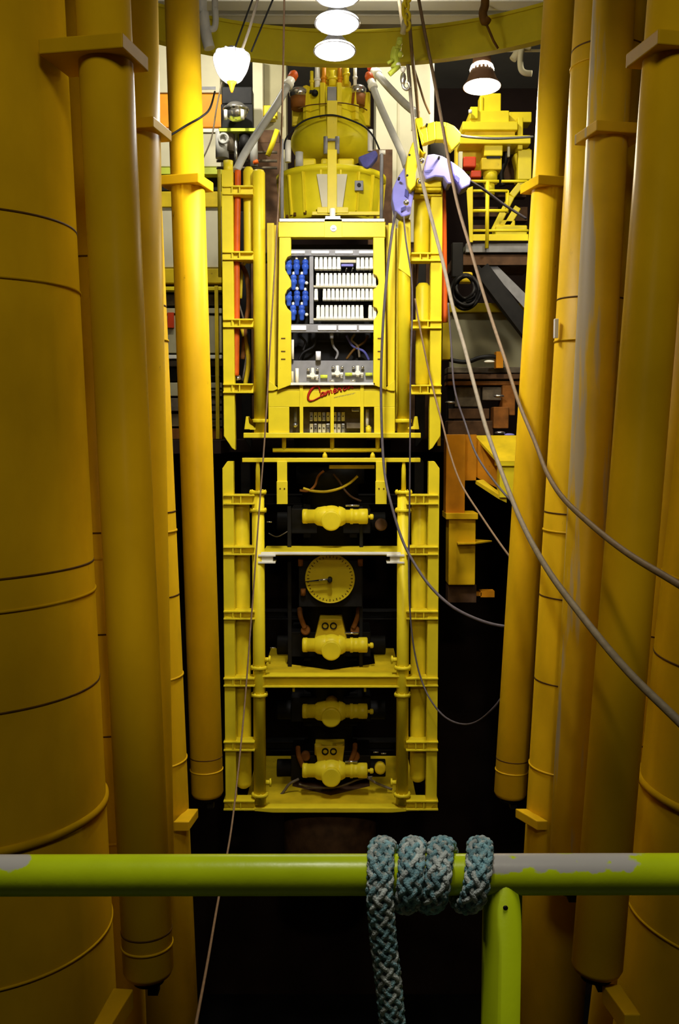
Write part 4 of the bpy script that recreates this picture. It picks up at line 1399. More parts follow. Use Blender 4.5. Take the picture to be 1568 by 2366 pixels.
# added fill lights with no fixture: behind the lens, over the rail, far side
lamp_light('near_fill', (0.4, -0.8, 10.8), (0.3, 9.0, 0.0), 375, (1.0, .92, .70), 3.0)  # unseen broad fill for the near columns, added above the lens
o = lamp_light('rail_light', (-.1, .98, 3.4), (0.0, 1.15, 1.0), 60, (1.0, 1.0, .90), .08, 'SPOT')  # unseen spot put in to brighten the rail top
o.data.spot_size = math.radians(66); o.data.spot_blend = .8
o = lamp_light('stack_fill', (0.6, -1.2, 5.2), (-.2, 19.4, -3.6), 1150, (1.0, .84, .55), .25, 'SPOT')  # added spot, source unseen, lifts the lower stack and far tubes
o.data.spot_size = math.radians(31); o.data.spot_blend = .55
lamp_light('far_fill', (-3.2, 21.5, 11.4), (-3.8, 26, 6), 300, (1.0, .96, .85), .5)  # unseen fill added for the cream panels at the left
lamp_light('far_fill', (1.4, 21.2, 11.4), (1.4, 26, 6), 230, (1.0, .96, .85), .5)  # unseen fill added for the container
lamp_light('far_fill', (4.6, 19.0, 8.6), (4.5, 22.6, 3), 150, (1.0, .93, .75), .5)  # unseen fill added for the yellow machine
lamp_light('far_fill', (0.4, 16.2, 8.9), (0.4, 18.5, 12), 120, (1.0, .93, .75), .5)  # points up, added to brighten the deckhead beams

# ================================================================== things behind the stack, left
YL = 26.0


def solid(name, label, cat, pieces, mat, bevel=.01, group=None):
    m = MB()
    for q in pieces:
        m.pbox(*q)
    return tag(m.build(name, mat, bevel=bevel), label, cat, group)


wp = thing('wall_cabinet', 'tall cream cabinet behind the left tubes with an orange panel and pale lower doors', 'cabinet', P(435, 1000, YL))
m = MB(); m.pbox(365, 90, 508, 214, YL, 1.0); m.build('upper_panel', 'cream', wp, bevel=.02)
m = MB(); m.pbox(365, 217, 512, 294, YL + .02, 1.0); tag(m.build('orange_panel', 'orange_bright', wp, bevel=.02), 'orange panel', None)
m = MB(); m.pbox(365, 297, 505, 305, YL - .03, 1.0); m.build('trim_strip', 'white', wp)
m = MB(); m.pbox(365, 309, 510, 385, YL, 1.0); m.build('middle_panel', 'cream', wp, bevel=.02)
m = MB(); m.pbox(365, 387, 512, 402, YL - .06, 1.0); m.build('green_strip', 'chartreuse', wp)
m = MB(); m.pbox(365, 405, 512, 440, YL + .3, .7); m.build('recess', 'dark', wp)
m = MB(); m.pbox(365, 442, 512, 478, YL - .1, 1.1); m.build('yellow_beam', 'yellow_dirty', wp, bevel=.02)
m = MB(); m.pbox(365, 478, 512, 618, YL, 1.0); m.build('lower_door', 'cream', wp, bevel=.02)
m = MB(); m.pbox(365, 620, 512, 654, YL - .1, 1.1); m.build('kick_beam', 'yellow_dirty', wp, bevel=.02)
m = MB(); m.pbox(430, 200, 498, 207, YL - .01, .02); m.build('grey_strip', 'grey', wp)
# machinery tower below it
tw = thing('equipment_rack', 'grey and cream equipment rack low behind the left tubes, below the tall cream cabinet', 'rack', P(440, 1000, YL))
for y0, y1, mt, dx in ((662, 671, 'yellow', -.1), (680, 705, 'grime', .2), (712, 724, 'cream_dull', 0), (728, 815, 'cream_dull', .05), (820, 829, 'white', -.05), (832, 846, 'grime', .1), (850, 880, 'dark', .3), (884, 915, 'cream_dull', .1), (920, 950, 'grime', 0), (956, 985, 'cream_dull', .2), (990, 1015, 'rust_warm', 0)):
    m = MB(); m.pbox(365, y0, 512, y1, YL + dx, .8); m.build('panel', mt, tw, bevel=.015)
m = MB(); m.pbox(387, 722, 401, 757, YL - .06, .1); tag(m.build('red_plate', 'red', tw), 'red plate', None)
m = MB(); m.pbox(497, 660, 505, 1014, YL - .2, .15); m.build('upright', 'yellow_dirty', tw)
m = MB()
for y in (870, 898, 935, 968):
    m.phcyl(470, 512, y, 2.5, YL - .12)
m.build('cross_pipes', 'dark', tw)
# pale posts and boxes right of the jar lamp
solid('pale_post', 'pale cream upright post right of the jar lamp', 'post', [(586, 130, 609, 1012, 25.5, .4)], 'cream')
solid('pale_locker', 'pale locker between the cream post and the sloping grey pipe', 'locker', [(612, 130, 662, 1012, 26, .8)], 'cream_dull')
solid('yellow_box', 'small yellow box on the pale locker behind the sloping grey pipe', 'box', [(606, 243, 640, 268, 25.6, .3), (610, 268, 636, 274, 25.6, .3)], 'yellow', bevel=.02)
# chrome machine
mc = thing('pump_unit', 'shiny chrome round pump hanging in a dark frame under the jar lamp', 'pump', P(545, 395, 24))
m = MB(); m.pbox(512, 200, 582, 240, 24.5, .5); m.pbox(510, 240, 584, 296, 24.4, .3); m.build('dark_frame', 'dark', mc, bevel=.02)
m = MB(); kk = 24 / F; p = P(545, 258, 24); m.ball(p, 26 * kk, 1, .9, .85); m.lathe(p + Vector((0, 0, .05)), [(28 * kk, -3 * kk), (29 * kk, 0), (28 * kk, 3 * kk)], 28); m.build('round_body', 'steel', mc)
for x in (521, 560):
    m = MB(); m.pvcyl(x, 254, 276, 4, 23.6); m.build('side_bolt', 'white', mc)
m = MB(); m.pbox(506, 296, 590, 303, 23.8, .8); m.build('shelf', 'chartreuse', mc)
for x, rp, y0, y1, mt in ((513, 15, 305, 366, 'grey_pipe'), (545, 4, 300, 395, 'steel'), (566, 14, 312, 350, 'dark'), (530, 10, 310, 350, 'grime'), (586, 9, 310, 385, 'grey_pipe')):
    m = MB(); m.pvcyl(x, y0, y1, rp, 24.0); m.build('vertical_pipe', mt, mc)
m = MB(); m.ring(P(516, 320, 23.8), (0, 1, 0), 10 * kk, 3 * kk, 24, 8); m.build('pipe_loop', 'grey_pipe', mc)
for y in (352, 372, 388):
    m = MB(); m.phcyl(500, 640, y, 3, 24.2); m.build('cross_pipe', 'grime', mc)
solid('dark_machinery', 'dark brown machinery between the chrome pump and the yellow drum', 'machinery', [(575, 330, 648, 1012, 24.6, .8), (590, 300, 645, 330, 24.8, .6)], 'rust')
solid('dark_machinery', 'dark brown machinery right of the yellow drum, below the blue cloth', 'machinery', [(850, 345, 905, 1016, 24.2, .5)], 'rust')
for pts, mt, lab in (([(640, 300), (630, 330), (618, 360)], 'yellow', 'short yellow pipe leaning beside the grey sloping pipe'),):
    m = MB(); m.tube([P(x, y, 24) for x, y in pts], .06, 10); tag(m.build('yellow_pipe', mt), lab, 'pipe')
m = MB(); m.pbox(584, 372, 590, 378, 23.9, .2); m.tube([P(586, 377, 23.9), P(596, 372, 23.9)], .05, 8); tag(m.build('orange_fitting', 'hose_red'), 'orange hose fitting left of the drum top', 'fitting')

# ---------------------------------------------------------------- sloping grey pipes from the neck of the stack


def pipe(label, pts, rp, Y0, Y1, capmat='hose_red'):
    a, b = P(pts[0][0], pts[0][1], Y0), P(pts[-1][0], pts[-1][1], Y1)
    root = thing('flexible_pipe', label, 'pipe', b)
    nn = len(pts)
    q = [P(x, y, Y0 + (Y1 - Y0) * i / (nn - 1)) for i, (x, y) in enumerate(pts)]
    r = rp * (Y0 + Y1) / 2 / F
    m = MB(); m.tube(smooth(q), r, 18); m.build('pipe', 'grey_pipe', root)
    d = (a - q[1]).normalized()
    m = MB(); m.lathe(a - d * .02, [(r * 1.05, 0), (r * 1.35, .02), (r * 1.35, .1), (r * 1.1, .12), (r * 1.1, .2)], 20, axis=d); m.build('white_collar', 'white', root)
    m = MB(); m.lathe(a + d * .18, [(r * .9, 0), (r * 1.2, .03), (r * 1.2, .14), (r * .7, .2)], 18, axis=d); m.build('union', capmat, root)
    return root


pipe('grey pipe sloping down left from the stack neck towards the left frame top', [(664, 198), (640, 240), (600, 300), (565, 355), (545, 395)], 9, YB + 1.0, YB + .2)
pipe('grey brown pipe sloping down right from the stack neck to the lavender guard', [(862, 203), (876, 240), (902, 298), (928, 355), (938, 385)], 8, YB + 1.0, YB + .4)
pipe('shorter grey pipe crossing the cream container right of the stack neck', [(872, 172), (900, 204), (935, 240), (962, 262)], 8.5, YB + 2.2, YB + 1.2, 'red')
m = MB()
p = P(842, 370, YB + .9)
pts = [(826, 362), (868, 345), (874, 358), (858, 378), (848, 388), (838, 384)]
m.prism([tuple(P(x, y, YB + .9)) for x, y in pts], (0, .25, -.03))
tag(m.build('blue_cloth', 'navy_cloth', bevel=.04), 'dark blue folded cloth lying on the right side of the yellow drum', 'cloth')

# ================================================================== things behind the stack, right
ct = thing('container', 'tall cream container standing behind the stack to the right of its neck', 'container', P(935, 420, 25))
m = MB(); m.pbox(868, 120, 994, 560, 25, 1.6); m.build('wall', 'cream', ct, bevel=.02)
m = MB(); m.pbox(880, 560, 990, 1012, 25.1, 1.3); m.build('base_frame', 'rust', ct)
m = MB(); m.pbox(992, 120, 1002, 560, 24.95, .15); m.build('edge_post', 'white', ct, bevel=.01)
m = MB(); m.pbox(916, 235, 918, 520, 24.96, .05); m.pbox(950, 140, 952, 300, 24.96, .05); m.build('seam_strips', 'cream_dull', ct)
# yellow winch machine
YW = 23.5
wm = thing('winch_frame', 'big yellow machine on the right platform under the bell lamp', 'machine', P(1140, 560, YW))
for nm, q, mt in (('mast', (1110, 215, 1157, 262, YW + .3, .5), 'yellow'), ('mast_edge', (1108, 222, 1116, 262, YW + .25, .1), 'yellow'), ('top_block', (1085, 255, 1176, 284, YW, .9), 'yellow'),
                  ('finger', (1086, 246, 1104, 274, YW - .1, .3), 'yellow'), ('head', (1068, 280, 1196, 300, YW - .1, 1.0), 'yellow'), ('head', (1072, 298, 1190, 316, YW + .05, .8), 'yellow_dirty'),
                  ('cross_beam', (1062, 312, 1226, 332, YW - .1, 1.0), 'yellow'), ('side_arm', (1176, 258, 1228, 282, YW + .2, .5), 'yellow'), ('side_arm', (1196, 270, 1208, 345, YW, .4), 'yellow'),
                  ('hanger_block', (1118, 335, 1161, 360, YW, .6), 'yellow'), ('hanger_block', (1112, 364, 1159, 392, YW, .6), 'yellow_dirty'), ('back_wall', (1052, 332, 1115, 395, YW + .5, .3), 'yellow_dirty'),
                  ('side_leg', (1196, 345, 1228, 415, YW + .1, .5), 'yellow'), ('rod_plate', (1172, 336, 1178, 362, YW + .1, .1), 'cream'), ('dark_gap', (1160, 332, 1196, 420, YW + .8, .3), 'rust')):
    m = MB(); m.pbox(*q); m.build(nm, mt, wm, bevel=.02)
m = MB(); m.pbox(1124, 361, 1156, 366, YW - .02, .1); m.build('slot', 'dark', wm)
m = MB(); m.pvcyl(1132, 392, 425, 16, YW + .2); m.pvcyl(1130, 420, 450, 12, YW + .2); m.build('piston', 'yellow', wm)
m = MB(); m.pvcyl(1086, 254, 262, 4, YW - .2); m.build('white_plug', 'white', wm)
m = MB(); m.tube(smooth([P(x, y, YW + .6) for x, y in ((1170, 340), (1166, 370), (1156, 400), (1160, 430))]), .08, 10); m.build('black_hose', 'black', wm)
for q in ((1070, 361, 1100, 386, YW - .2, .4), (1088, 393, 1112, 410, YW - .2, .4)):
    m = MB(); m.pbox(*q); tag(m.build('red_block', 'red', wm, bevel=.03), 'red block', None)
m = MB()
for a, b in (((1212, 415), (1180, 455)), ((1180, 455), (1140, 535)), ((1195, 480), (1165, 530))):
    m.bar(P(*a, YW + .3), P(*b, YW + .3), .16, .2, up=(0, 1, 0))
m.build('raking_strut', 'yellow', wm, bevel=.02)
m = MB(); m.prism([tuple(P(x, y, YW + .2)) for x, y in ((1186, 355), (1226, 340), (1226, 420), (1200, 415))], (0, .4, 0)); m.build('curved_leg', 'yellow', wm, bevel=.05)
m = MB(); m.pbox(1145, 520, 1218, 545, YW + .1, .6); m.pbox(1150, 508, 1190, 522, YW + .2, .4); m.build('floor_mount', 'yellow', wm, bevel=.03)
m = MB(); m.pbox(1090, 450, 1215, 455, YW + 1.2, .3); m.pbox(1092, 478, 1150, 500, YW + 1.3, .4); m.pbox(1092, 520, 1130, 535, YW + 1.2, .4); m.pbox(1190, 478, 1218, 510, YW + 1, .4); m.build('dark_machinery', 'rust', wm)
m = MB(); m.pbox(1060, 350, 1068, 400, YW - .2, .2); m.build('white_tank', 'cream', wm)
# platform with its railing
YP = 22.4
pf = thing('platform', 'grey edged platform carrying the yellow machine on the right', 'platform', P(1140, 600, YP))
m = MB(); m.pbox(1076, 562, 1236, 583, YP, .15); m.build('edge_beam', 'grey', pf, bevel=.01)
m = MB(); a = P(1076, 562, YP); b = P(1236, 562, YP); m.box(a.x, b.x + .5, YP + .15, YP + 3, a.z - .12, a.z - .02); m.build('deck_plate', 'deck', pf)
m = MB(); m.pbox(1050, 588, 1236, 612, YP + .1, 1.5); m.build('under_beam', 'rust', pf)
m = MB(); m.hexa([P(1118, 606, YP + .2), P(1140, 606, YP + .2), P(1225, 690, YP + .2), P(1225, 728, YP + .2)], [P(1118, 606, YP + .45), P(1140, 606, YP + .45), P(1225, 690, YP + .45), P(1225, 728, YP + .45)]); m.build('bracket_plate', 'grey', pf)
m = MB(); m.bar(P(1110, 622, YP - .1), P(1222, 770, YP - .1), .34, .3, up=(0, 1, 0)); m.bar(P(1098, 620, YP), P(1215, 760, YP), .12, .4, up=(0, 1, 0)); m.build('dark_brace', 'dark', pf)
gr = thing('guard_rail', 'bright yellow railing along the right platform in front of the yellow machine', 'railing', P(1150, 562, YP - .1))
m = MB(); m.hexa([P(1077, 436, YP - .15), P(1092, 430, YP - .15), P(1092, 560, YP - .15), P(1084, 560, YP - .15)], [P(1077, 436, YP), P(1092, 430, YP), P(1092, 560, YP), P(1084, 560, YP)]); m.build('end_post', 'yellow', gr, bevel=.01)
m = MB(); m.pvcyl(1125, 420, 574, 4.5, YP - .1); m.build('post', 'yellow', gr)
m = MB(); m.pvcyl(1171, 440, 492, 4.0, YP - .05); m.build('post', 'yellow', gr)
for x0, x1, y, rp in ((1088, 1152, 419, 3.4), (1158, 1218, 419, 3.2), (1088, 1172, 441, 3), (1088, 1172, 487, 3.6), (1088, 1220, 533, 3)):
    m = MB(); m.phcyl(x0, x1, y, rp, YP - .1); m.build('rail', 'yellow', gr)
m = MB(); m.pbox(1084, 541, 1220, 556, YP - .12, .06); m.build('toe_board', 'yellow', gr, bevel=.006)
# coil of black cable
for i, (lab) in enumerate(('coil of black cable hanging under the right platform',)):
    root = thing('cable_coil', lab, 'cable', P(1075, 690, 21.4))
    for j in range(7):
        m = MB(); rr_ = (24 + 2.4 * j) * 21.4 / F
        c0 = P(1074 + (j % 3) * 2, 664 + j * 1.8, 21.4 + .05 * (j % 4))
        pts = [c0 + Vector((math.cos(t) * rr_ * .85, .06 * math.sin(3 * t + j), math.sin(t) * rr_)) for t in [2 * PI * q / 32 for q in range(33)]]
        m.tube(pts, .035, 8, caps=False); m.build('loop', 'black', root)
    m = MB(); m.pbox(1044, 560, 1070, 640, 21.6, .2); m.build('hanging_strap', 'dark', root, bevel=.02)
    m = MB(); m.pbox(1056, 628, 1092, 652, 21.8, .3); m.build('yellow_hook', 'yellow_dirty', root, bevel=.04)
m = MB(); m.pbox(1040, 722, 1215, 850, 25, .3); wpn = tag(m.build('wall_panel', 'cream_dull', bevel=.02), 'dull cream wall panel low on the right below the platform', 'panel')
m = MB(); m.pbox(1036, 700, 1215, 722, 24.9, .4); tag(m.build('ochre_beam', 'yellow_dirty', bevel=.02), 'ochre beam along the top of the dull cream wall panel', 'beam')
m = MB(); m.pbox(1022, 720, 1040, 830, 22.5, .3); tag(m.build('cable_tray', 'yellow_dirty', bevel=.01), 'narrow ochre upright left of the dull cream wall panel', 'tray')
# rusty machinery pile
rm = thing('rusty_machinery', 'rusty brown machinery stacked below the dull cream wall panel', 'machinery', P(1110, 1000, 23))
for q, mt in (((1034, 848, 1205, 862, 23.2, .8), 'grime'), ((1034, 864, 1205, 876, 23.0, .8), 'rust'), ((1034, 880, 1205, 890, 23.1, .8), 'rust_warm'), ((1050, 894, 1110, 940, 23.3, .5), 'grime'), ((1114, 894, 1160, 925, 23.2, .5), 'grime'),
              ((1160, 890, 1190, 960, 23.0, .6), 'rust_warm'), ((1036, 944, 1130, 968, 23.3, .5), 'rust'), ((1140, 940, 1175, 990, 22.9, .5), 'rust_warm'), ((1034, 972, 1140, 1017, 23.1, .6), 'rust'), ((1034, 850, 1050, 1000, 23.4, .4), 'dark')):
    m = MB(); m.pbox(*q); m.build('block', mt, rm, bevel=.02)
for x, y, mt in ((1155, 1000, 'steel'), (1176, 1005, 'lavender'), (1130, 836, 'white'), (1152, 915, 'steel'), (1040, 930, 'steel')):
    m = MB(); m.ball(P(x, y, 22.8), .08, 1.6, 1, .5, 12, 8); m.build('scrap', mt, rm)
m = MB(); m.tube(smooth([P(x, y, 22.9) for x, y in ((1028, 826), (1050, 834), (1080, 836), (1110, 826), (1140, 824), (1165, 832))]), .05, 8); m.build('hose', 'black', rm)
m = MB(); m.pbox(1146, 812, 1162, 850, 22.8, .3); m.build('bracket', 'orange', rm)
# orange column and beams by the right
YO = 21.6
oc = thing('support_bracket', 'orange column with a yellow box foot hanging beside the right frame of the stack', 'column', P(1066, 1390, YO))
m = MB(); m.pbox(1030, 1004, 1074, 1188, YO, .5); m.build('column', 'orange', oc, bevel=.01)
m = MB(); m.pbox(1072, 1004, 1100, 1110, YO + .25, .4); m.build('web_plate', 'orange', oc)
m = MB(); m.pbox(1030, 1186, 1104, 1200, YO - .12, .8); m.build('flange', 'amber', oc, bevel=.01)
m = MB(); m.pbox(1036, 1200, 1098, 1352, YO - .02, .6); m.build('box_foot', 'amber', oc, bevel=.02)
m = MB(); z = Zat(1255, YO - .2); m.prism([tuple(P(1057, 1255, YO - .25)), tuple(P(1098, 1254, YO - .25)), (P(1142, 1246, YO).x, YO + .35, z), (P(1110, 1240, YO).x, YO + .6, z), (P(1057, 1250, YO).x, YO + .6, z)], (0, 0, -.035)); m.build('shelf_plate', 'amber', oc, bevel=.005)
m = MB(); m.pbox(1034, 1352, 1100, 1392, YO + .2, .4); m.build('lower_stub', 'rust', oc)
m = MB(); m.pbox(1110, 1366, 1142, 1380, YO + .4, .3); m.pbox(1085, 1369, 1112, 1377, YO + .4, .2); m.build('side_lug', 'orange', oc)
bb = thing('deck_beam', 'yellow beam end with a lit top, right of the orange column', 'beam', P(1160, 1150, YO + .5))
m = MB(); m.hexa([P(1096, 1006, YO + .6), P(1215, 1006, YO + .6), P(1215, 1065, YO - .3), P(1150, 1065, YO - .3)], [P(1096, 1012, YO + .6), P(1215, 1012, YO + .6), P(1215, 1072, YO - .3), P(1150, 1072, YO - .3)]); m.build('top_plate', 'yellow_dirty', bb)
m = MB(); m.pbox(1154, 1070, 1215, 1150, YO - .25, .4); m.build('end_block', 'yellow', bb, bevel=.01)
m = MB(); m.pbox(1150, 1066, 1215, 1077, YO - .3, .5); m.build('end_cap', 'yellow', bb, bevel=.01)
m = MB(); m.prism([tuple(P(x, y, YO + .4)) for x, y in ((1098, 1012), (1150, 1072), (1154, 1130), (1110, 1108), (1096, 1100))], (0, .3, 0)); m.build('side_web', 'orange', bb)
m = MB(); m.hexa([P(1098, 1110, YO + .3), P(1116, 1108, YO + .3), P(1170, 1150, YO - .2), P(1150, 1142, YO - .2)], [P(1098, 1118, YO + .3), P(1116, 1116, YO + .3), P(1170, 1162, YO - .2), P(1150, 1152, YO - .2)]); m.build('lower_flange', 'yellow_dirty', bb)
# fittings near the ceiling
op = thing('overhead_pipe', 'pale pipes with a hooked end, high on the right beside the bell lamp', 'pipe', P(1215, 117, 19))
m = MB(); m.tube(smooth([P(x, y, 19.0) for x, y in ((1226, 108), (1208, 110), (1202, 130), (1203, 158), (1212, 168), (1228, 170))]), .055, 10); m.build('hooked_pipe', 'cream', op)
m = MB(); m.tube([P(1184, 138, 19.1), P(1208, 102, 19.1)], .07, 10); m.build('slanted_tube', 'cream', op)
m = MB(); a = P(1130, 117, 19.2); m.cyl(a, (8.99, a.y, a.z), .026, n=12); m.build('level_pipe', 'cream', op)
m = MB(); m.tube(smooth([P(x, y, 16.2) for x, y in ((1120, -30), (1120, 10), (1115, 30), (1120, 50), (1126, 42))]), .07, 10); m.tube([P(1120, 48, 16.2), P(1140, 95, 16.2), P(1150, 112, 16.2)], .02, 6)
tag(m.build('cable_hanger', 'seam_dark'), 'dark rusty hook with a hanging wire in front of the olive ring', 'hook')
up12 = lambda px: Vector((P(px, -30, 16.0).x, 16.0, 12.19))
m = MB(); m.tube(smooth([up12(464)] + [P(x, y, 16.0) for x, y in ((464, -30), (469, 30), (473, 60), (478, 90), (484, 112))]), .09, 14)
m.tube(smooth([up12(496)] + [P(x, y, 16.0) for x, y in ((496, -30), (497, 20), (498, 50), (494, 66), (480, 66))]), .05, 10)
tag(m.build('looped_hose', 'grey_pipe'), 'pale looped hose hanging at the upper left beside the left tube', 'hose')

# ================================================================== hinged guard over the right frame top
hg = thing('hinged_guard', 'yellow hinged clamp with lavender pads sitting over the top of the right frame', 'clamp', P(985, 500, YB - .1))
Yg = YB - .45
kg = Yg / F


def shell(pts_out, pts_in, d, name, mat, Y=Yg, dome=.0):
    """curved thick plate between an outer and an inner outline"""
    m = MB()
    n = len(pts_out)
    for i in range(n - 1):
        q = [P(*pts_out[i], Y), P(*pts_out[i + 1], Y), P(*pts_in[i + 1], Y), P(*pts_in[i], Y)]
        m.hexa(q, [v + Vector((0, d, 0)) for v in q])
    return m.build(name, mat, hg, bevel=.015)


shell([(956, 320), (966, 300), (985, 286), (1005, 280), (1030, 282), (1050, 291), (1066, 310)], [(972, 336), (980, 330), (990, 327), (1006, 322), (1026, 322), (1036, 338), (1043, 347)], .25, 'upper_arch', 'yellow')
m = MB(); m.prism([tuple(P(x, y, Yg - .02)) for x, y in ((1026, 290), (1050, 291), (1064, 306), (1062, 328), (1043, 347), (1032, 325))], (0, .22, 0)); m.build('arch_tip', 'yellow', hg, bevel=.02)
m = MB(); m.prism([tuple(P(x, y, Yg - .05)) for x, y in ((957, 276), (966, 268), (976, 272), (978, 285), (970, 300), (978, 312), (972, 342), (985, 352), (978, 356), (964, 340))], (0, .5, 0)); m.build('lug', 'yellow', hg, bevel=.02)
m = MB(); m.prism([tuple(P(x, y, Yg - .1)) for x, y in ((963, 318), (952, 330), (940, 362), (937, 395), (941, 430), (948, 441), (960, 428), (960, 400), (967, 370), (969, 340))], (0, .5, 0)); m.build('side_leaf', 'yellow', hg, bevel=.02)
m = MB(); m.prism([tuple(P(x, y, Yg)) for x, y in ((987, 357), (1002, 355), (1022, 360), (1036, 368), (1044, 400), (1044, 424), (1034, 425), (1024, 410), (1005, 408), (984, 415), (978, 402), (980, 380))], (0, .55, 0)); m.build('front_pad', 'lavender', hg, bevel=.03)
m = MB(); m.prism([tuple(P(x, y, Yg + .15)) for x, y in ((935, 385), (918, 410), (907, 436), (906, 460), (912, 486), (930, 502), (948, 496), (952, 470), (958, 440), (945, 440), (938, 420))], (0, .5, 0)); m.build('left_pad', 'lavender', hg, bevel=.03)
m = MB(); m.prism([tuple(P(x, y, Yg + .1)) for x, y in ((936, 436), (944, 440), (942, 458), (934, 452))], (0, .03, 0)); m.prism([tuple(P(x, y, Yg + .1)) for x, y in ((926, 480), (938, 475), (936, 484), (926, 489))], (0, .03, 0)); m.build('pad_recess', 'navy_cloth', hg)
m = MB(); m.prism([tuple(P(x, y, Yg + .2)) for x, y in ((1040, 370), (1054, 380), (1070, 392), (1088, 412), (1085, 428), (1066, 438), (1056, 420), (1046, 402))], (0, .5, 0)); m.build('right_pad', 'lavender', hg, bevel=.03)
m = MB(); m.prism([tuple(P(x, y, Yg + .17)) for x, y in ((1053, 404), (1062, 412), (1058, 422), (1050, 412))], (0, .03, 0)); m.prism([tuple(P(x, y, Yg - .02)) for x, y in ((980, 394), (1000, 391), (994, 398), (981, 398))], (0, .03, 0)); m.build('pad_recess', 'navy_cloth', hg)
for x, y in ((974, 371), (970, 419), (938, 468)):
    m = MB(); p = P(x, y, Yg - .1); m.ball(p, .055); m.build('ball_knob', 'steel', hg)
for x, y in ((1013, 366), (945, 361), (940, 408), (921, 414), (985, 291)):
    m = MB(); p = P(x, y, Yg - .02); m.lathe(p, [(.022, -.03), (.022, .09)], 10, axis=(0, -1, 0)); m.build('bolt', 'dark', hg)
m = MB(); m.pbox(962, 411, 1020, 432, YB - .2, .5); m.pbox(958, 433, 1020, 440, YB - .25, .6); m.build('saddle', 'yellow', hg, bevel=.02)
m = MB(); m.pbox(990, 325, 1030, 400, YB + .2, .3); m.build('inner_block', 'dark', hg, bevel=.03)

# ================================================================== chain, hoist and slings
ch = thing('chain_hoist', 'chartreuse chain hoist with steel hook, hung on yellow chain beside the stack neck', 'hoist', P(930, 190, 16.2))
lk = [(941, -20), (939, 8), (942, 28), (938, 46)]
for i in range(8):
    y = -18 + i * 11
    x = 937 + 3 * math.sin(i * 1.3) + (2 if i % 2 else -2)
    m = MB(); c0 = P(x, y, 16.2)
    rr = .055
    ax2 = Vector((.25, 1, 0)) if i % 2 else Vector((1, .25, 0))
    pts = []
    side = Vector((1, 0, 0)) if i % 2 else Vector((.35, .9, 0)).normalized()
    for q in range(25):
        t = 2 * PI * q / 24
        pts.append(c0 + side * math.cos(t) * .045 + Vector((0, 0, 1)) * math.sin(t) * .075)
    m.tube(pts, .024, 8, caps=False); m.build('link', 'yellow', ch)
m = MB(); m.tube([P(935, 48, 16.2), P(930, 78, 16.2)], .045, 10); m.build('shank', 'cream', ch)
m = MB(); m.prism([tuple(P(x, y, 16.0)) for x, y in ((918, 84), (930, 84), (928, 110), (912, 112))], (0, .3, 0)); m.lathe(P(922, 100, 16.0), [(.05, -.02), (.05, .05)], 16, axis=(0, -1, 0)); m.build('body', 'chartreuse', ch, bevel=.02)
m = MB(); m.tube(smooth([P(x, y, 16.1) for x, y in ((916, 112), (911, 128), (914, 146), (912, 158))]), .07, 12); m.ball(P(924, 126, 16.05), .05); m.build('lower_body', 'chartreuse', ch)
m = MB(); m.tube([P(922, 152, 16.0), P(899, 172, 16.0)], .04, 8); m.tube([P(895, 146, 16.0), P(908, 138, 16.0)], .025, 8); m.build('lever', 'chartreuse', ch)
m = MB(); m.ball(P(931, 182, 16.1), .07, .7, .7, 1.5); m.tube(smooth([P(x, y, 16.1) for x, y in ((930, 192), (932, 202), (939, 207), (945, 202), (945, 194), (941, 190))]), .026, 10); m.build('hook', 'steel', ch)
m = MB(); m.ball(P(931, 160, 16.05), .045); m.ball(P(920, 150, 16.0), .04); m.build('bolt', 'white', ch)


def cable(name, label, pts, r, mat, cat='hose', n=10, group=None):
    q = smooth([P(x, y, Y) for x, y, Y in pts], 8)
    m = MB(); m.tube(q, r, n)
    return tag(m.build(name, mat), label, cat, group)


cable('hose', 'thick pale grey hose sweeping from top centre to the right edge, lower of two',
      [(918, -30, 17), (930, 60, 17), (942, 150, 17), (952, 260, 17.2), (962, 350, 17.4), (980, 440, 17.6), (1003, 530, 17.6), (1026, 620, 17.4), (1046, 710, 17), (1072, 800, 16.5), (1098, 900, 15.8), (1126, 1000, 15), (1160, 1095, 14), (1204, 1205, 12.2), (1262, 1312, 10.2), (1345, 1425, 8.7), (1440, 1540, 7.8), (1540, 1640, 7.1), (1660, 1750, 6.5), (1900, 1930, 5.6), (2300, 2190, 4.6), (2900, 2500, 3.8)],
      .033, 'greyhose')
cable('hose', 'thick brown hose sweeping from top centre to the right edge, upper of two',
      [(962, -30, 16.5), (980, 70, 16.5), (1000, 170, 16.6), (1018, 270, 16.8), (1034, 360, 17), (1056, 470, 17), (1082, 560, 16.8), (1108, 650, 16.5), (1136, 740, 16), (1166, 830, 15.2), (1198, 930, 14.2), (1235, 1020, 13), (1262, 1090, 12.0), (1298, 1148, 10.4), (1360, 1208, 9.0), (1440, 1272, 7.9), (1530, 1328, 7.1), (1650, 1395, 6.4), (1900, 1500, 5.6), (2300, 1640, 4.6), (2900, 1830, 3.8)],
      .028, 'tan')
cable('thin_rope', 'thin tan rope running down to the yellow lug of the lavender clamp',
      [(944, 30, 16.5), (949, 95, 16.5), (953, 140, 16.7), (960, 200, 17.8), (966, 270, 18.7)], .03, 'tan', 'rope')
cable('thin_rope', 'thin tan rope slanting over the cream container to the right of the chain hoist',
      [(952, 145, 17.5), (966, 190, 18), (980, 235, 18.5), (992, 262, 18.9)], .02, 'brownhose', 'rope')
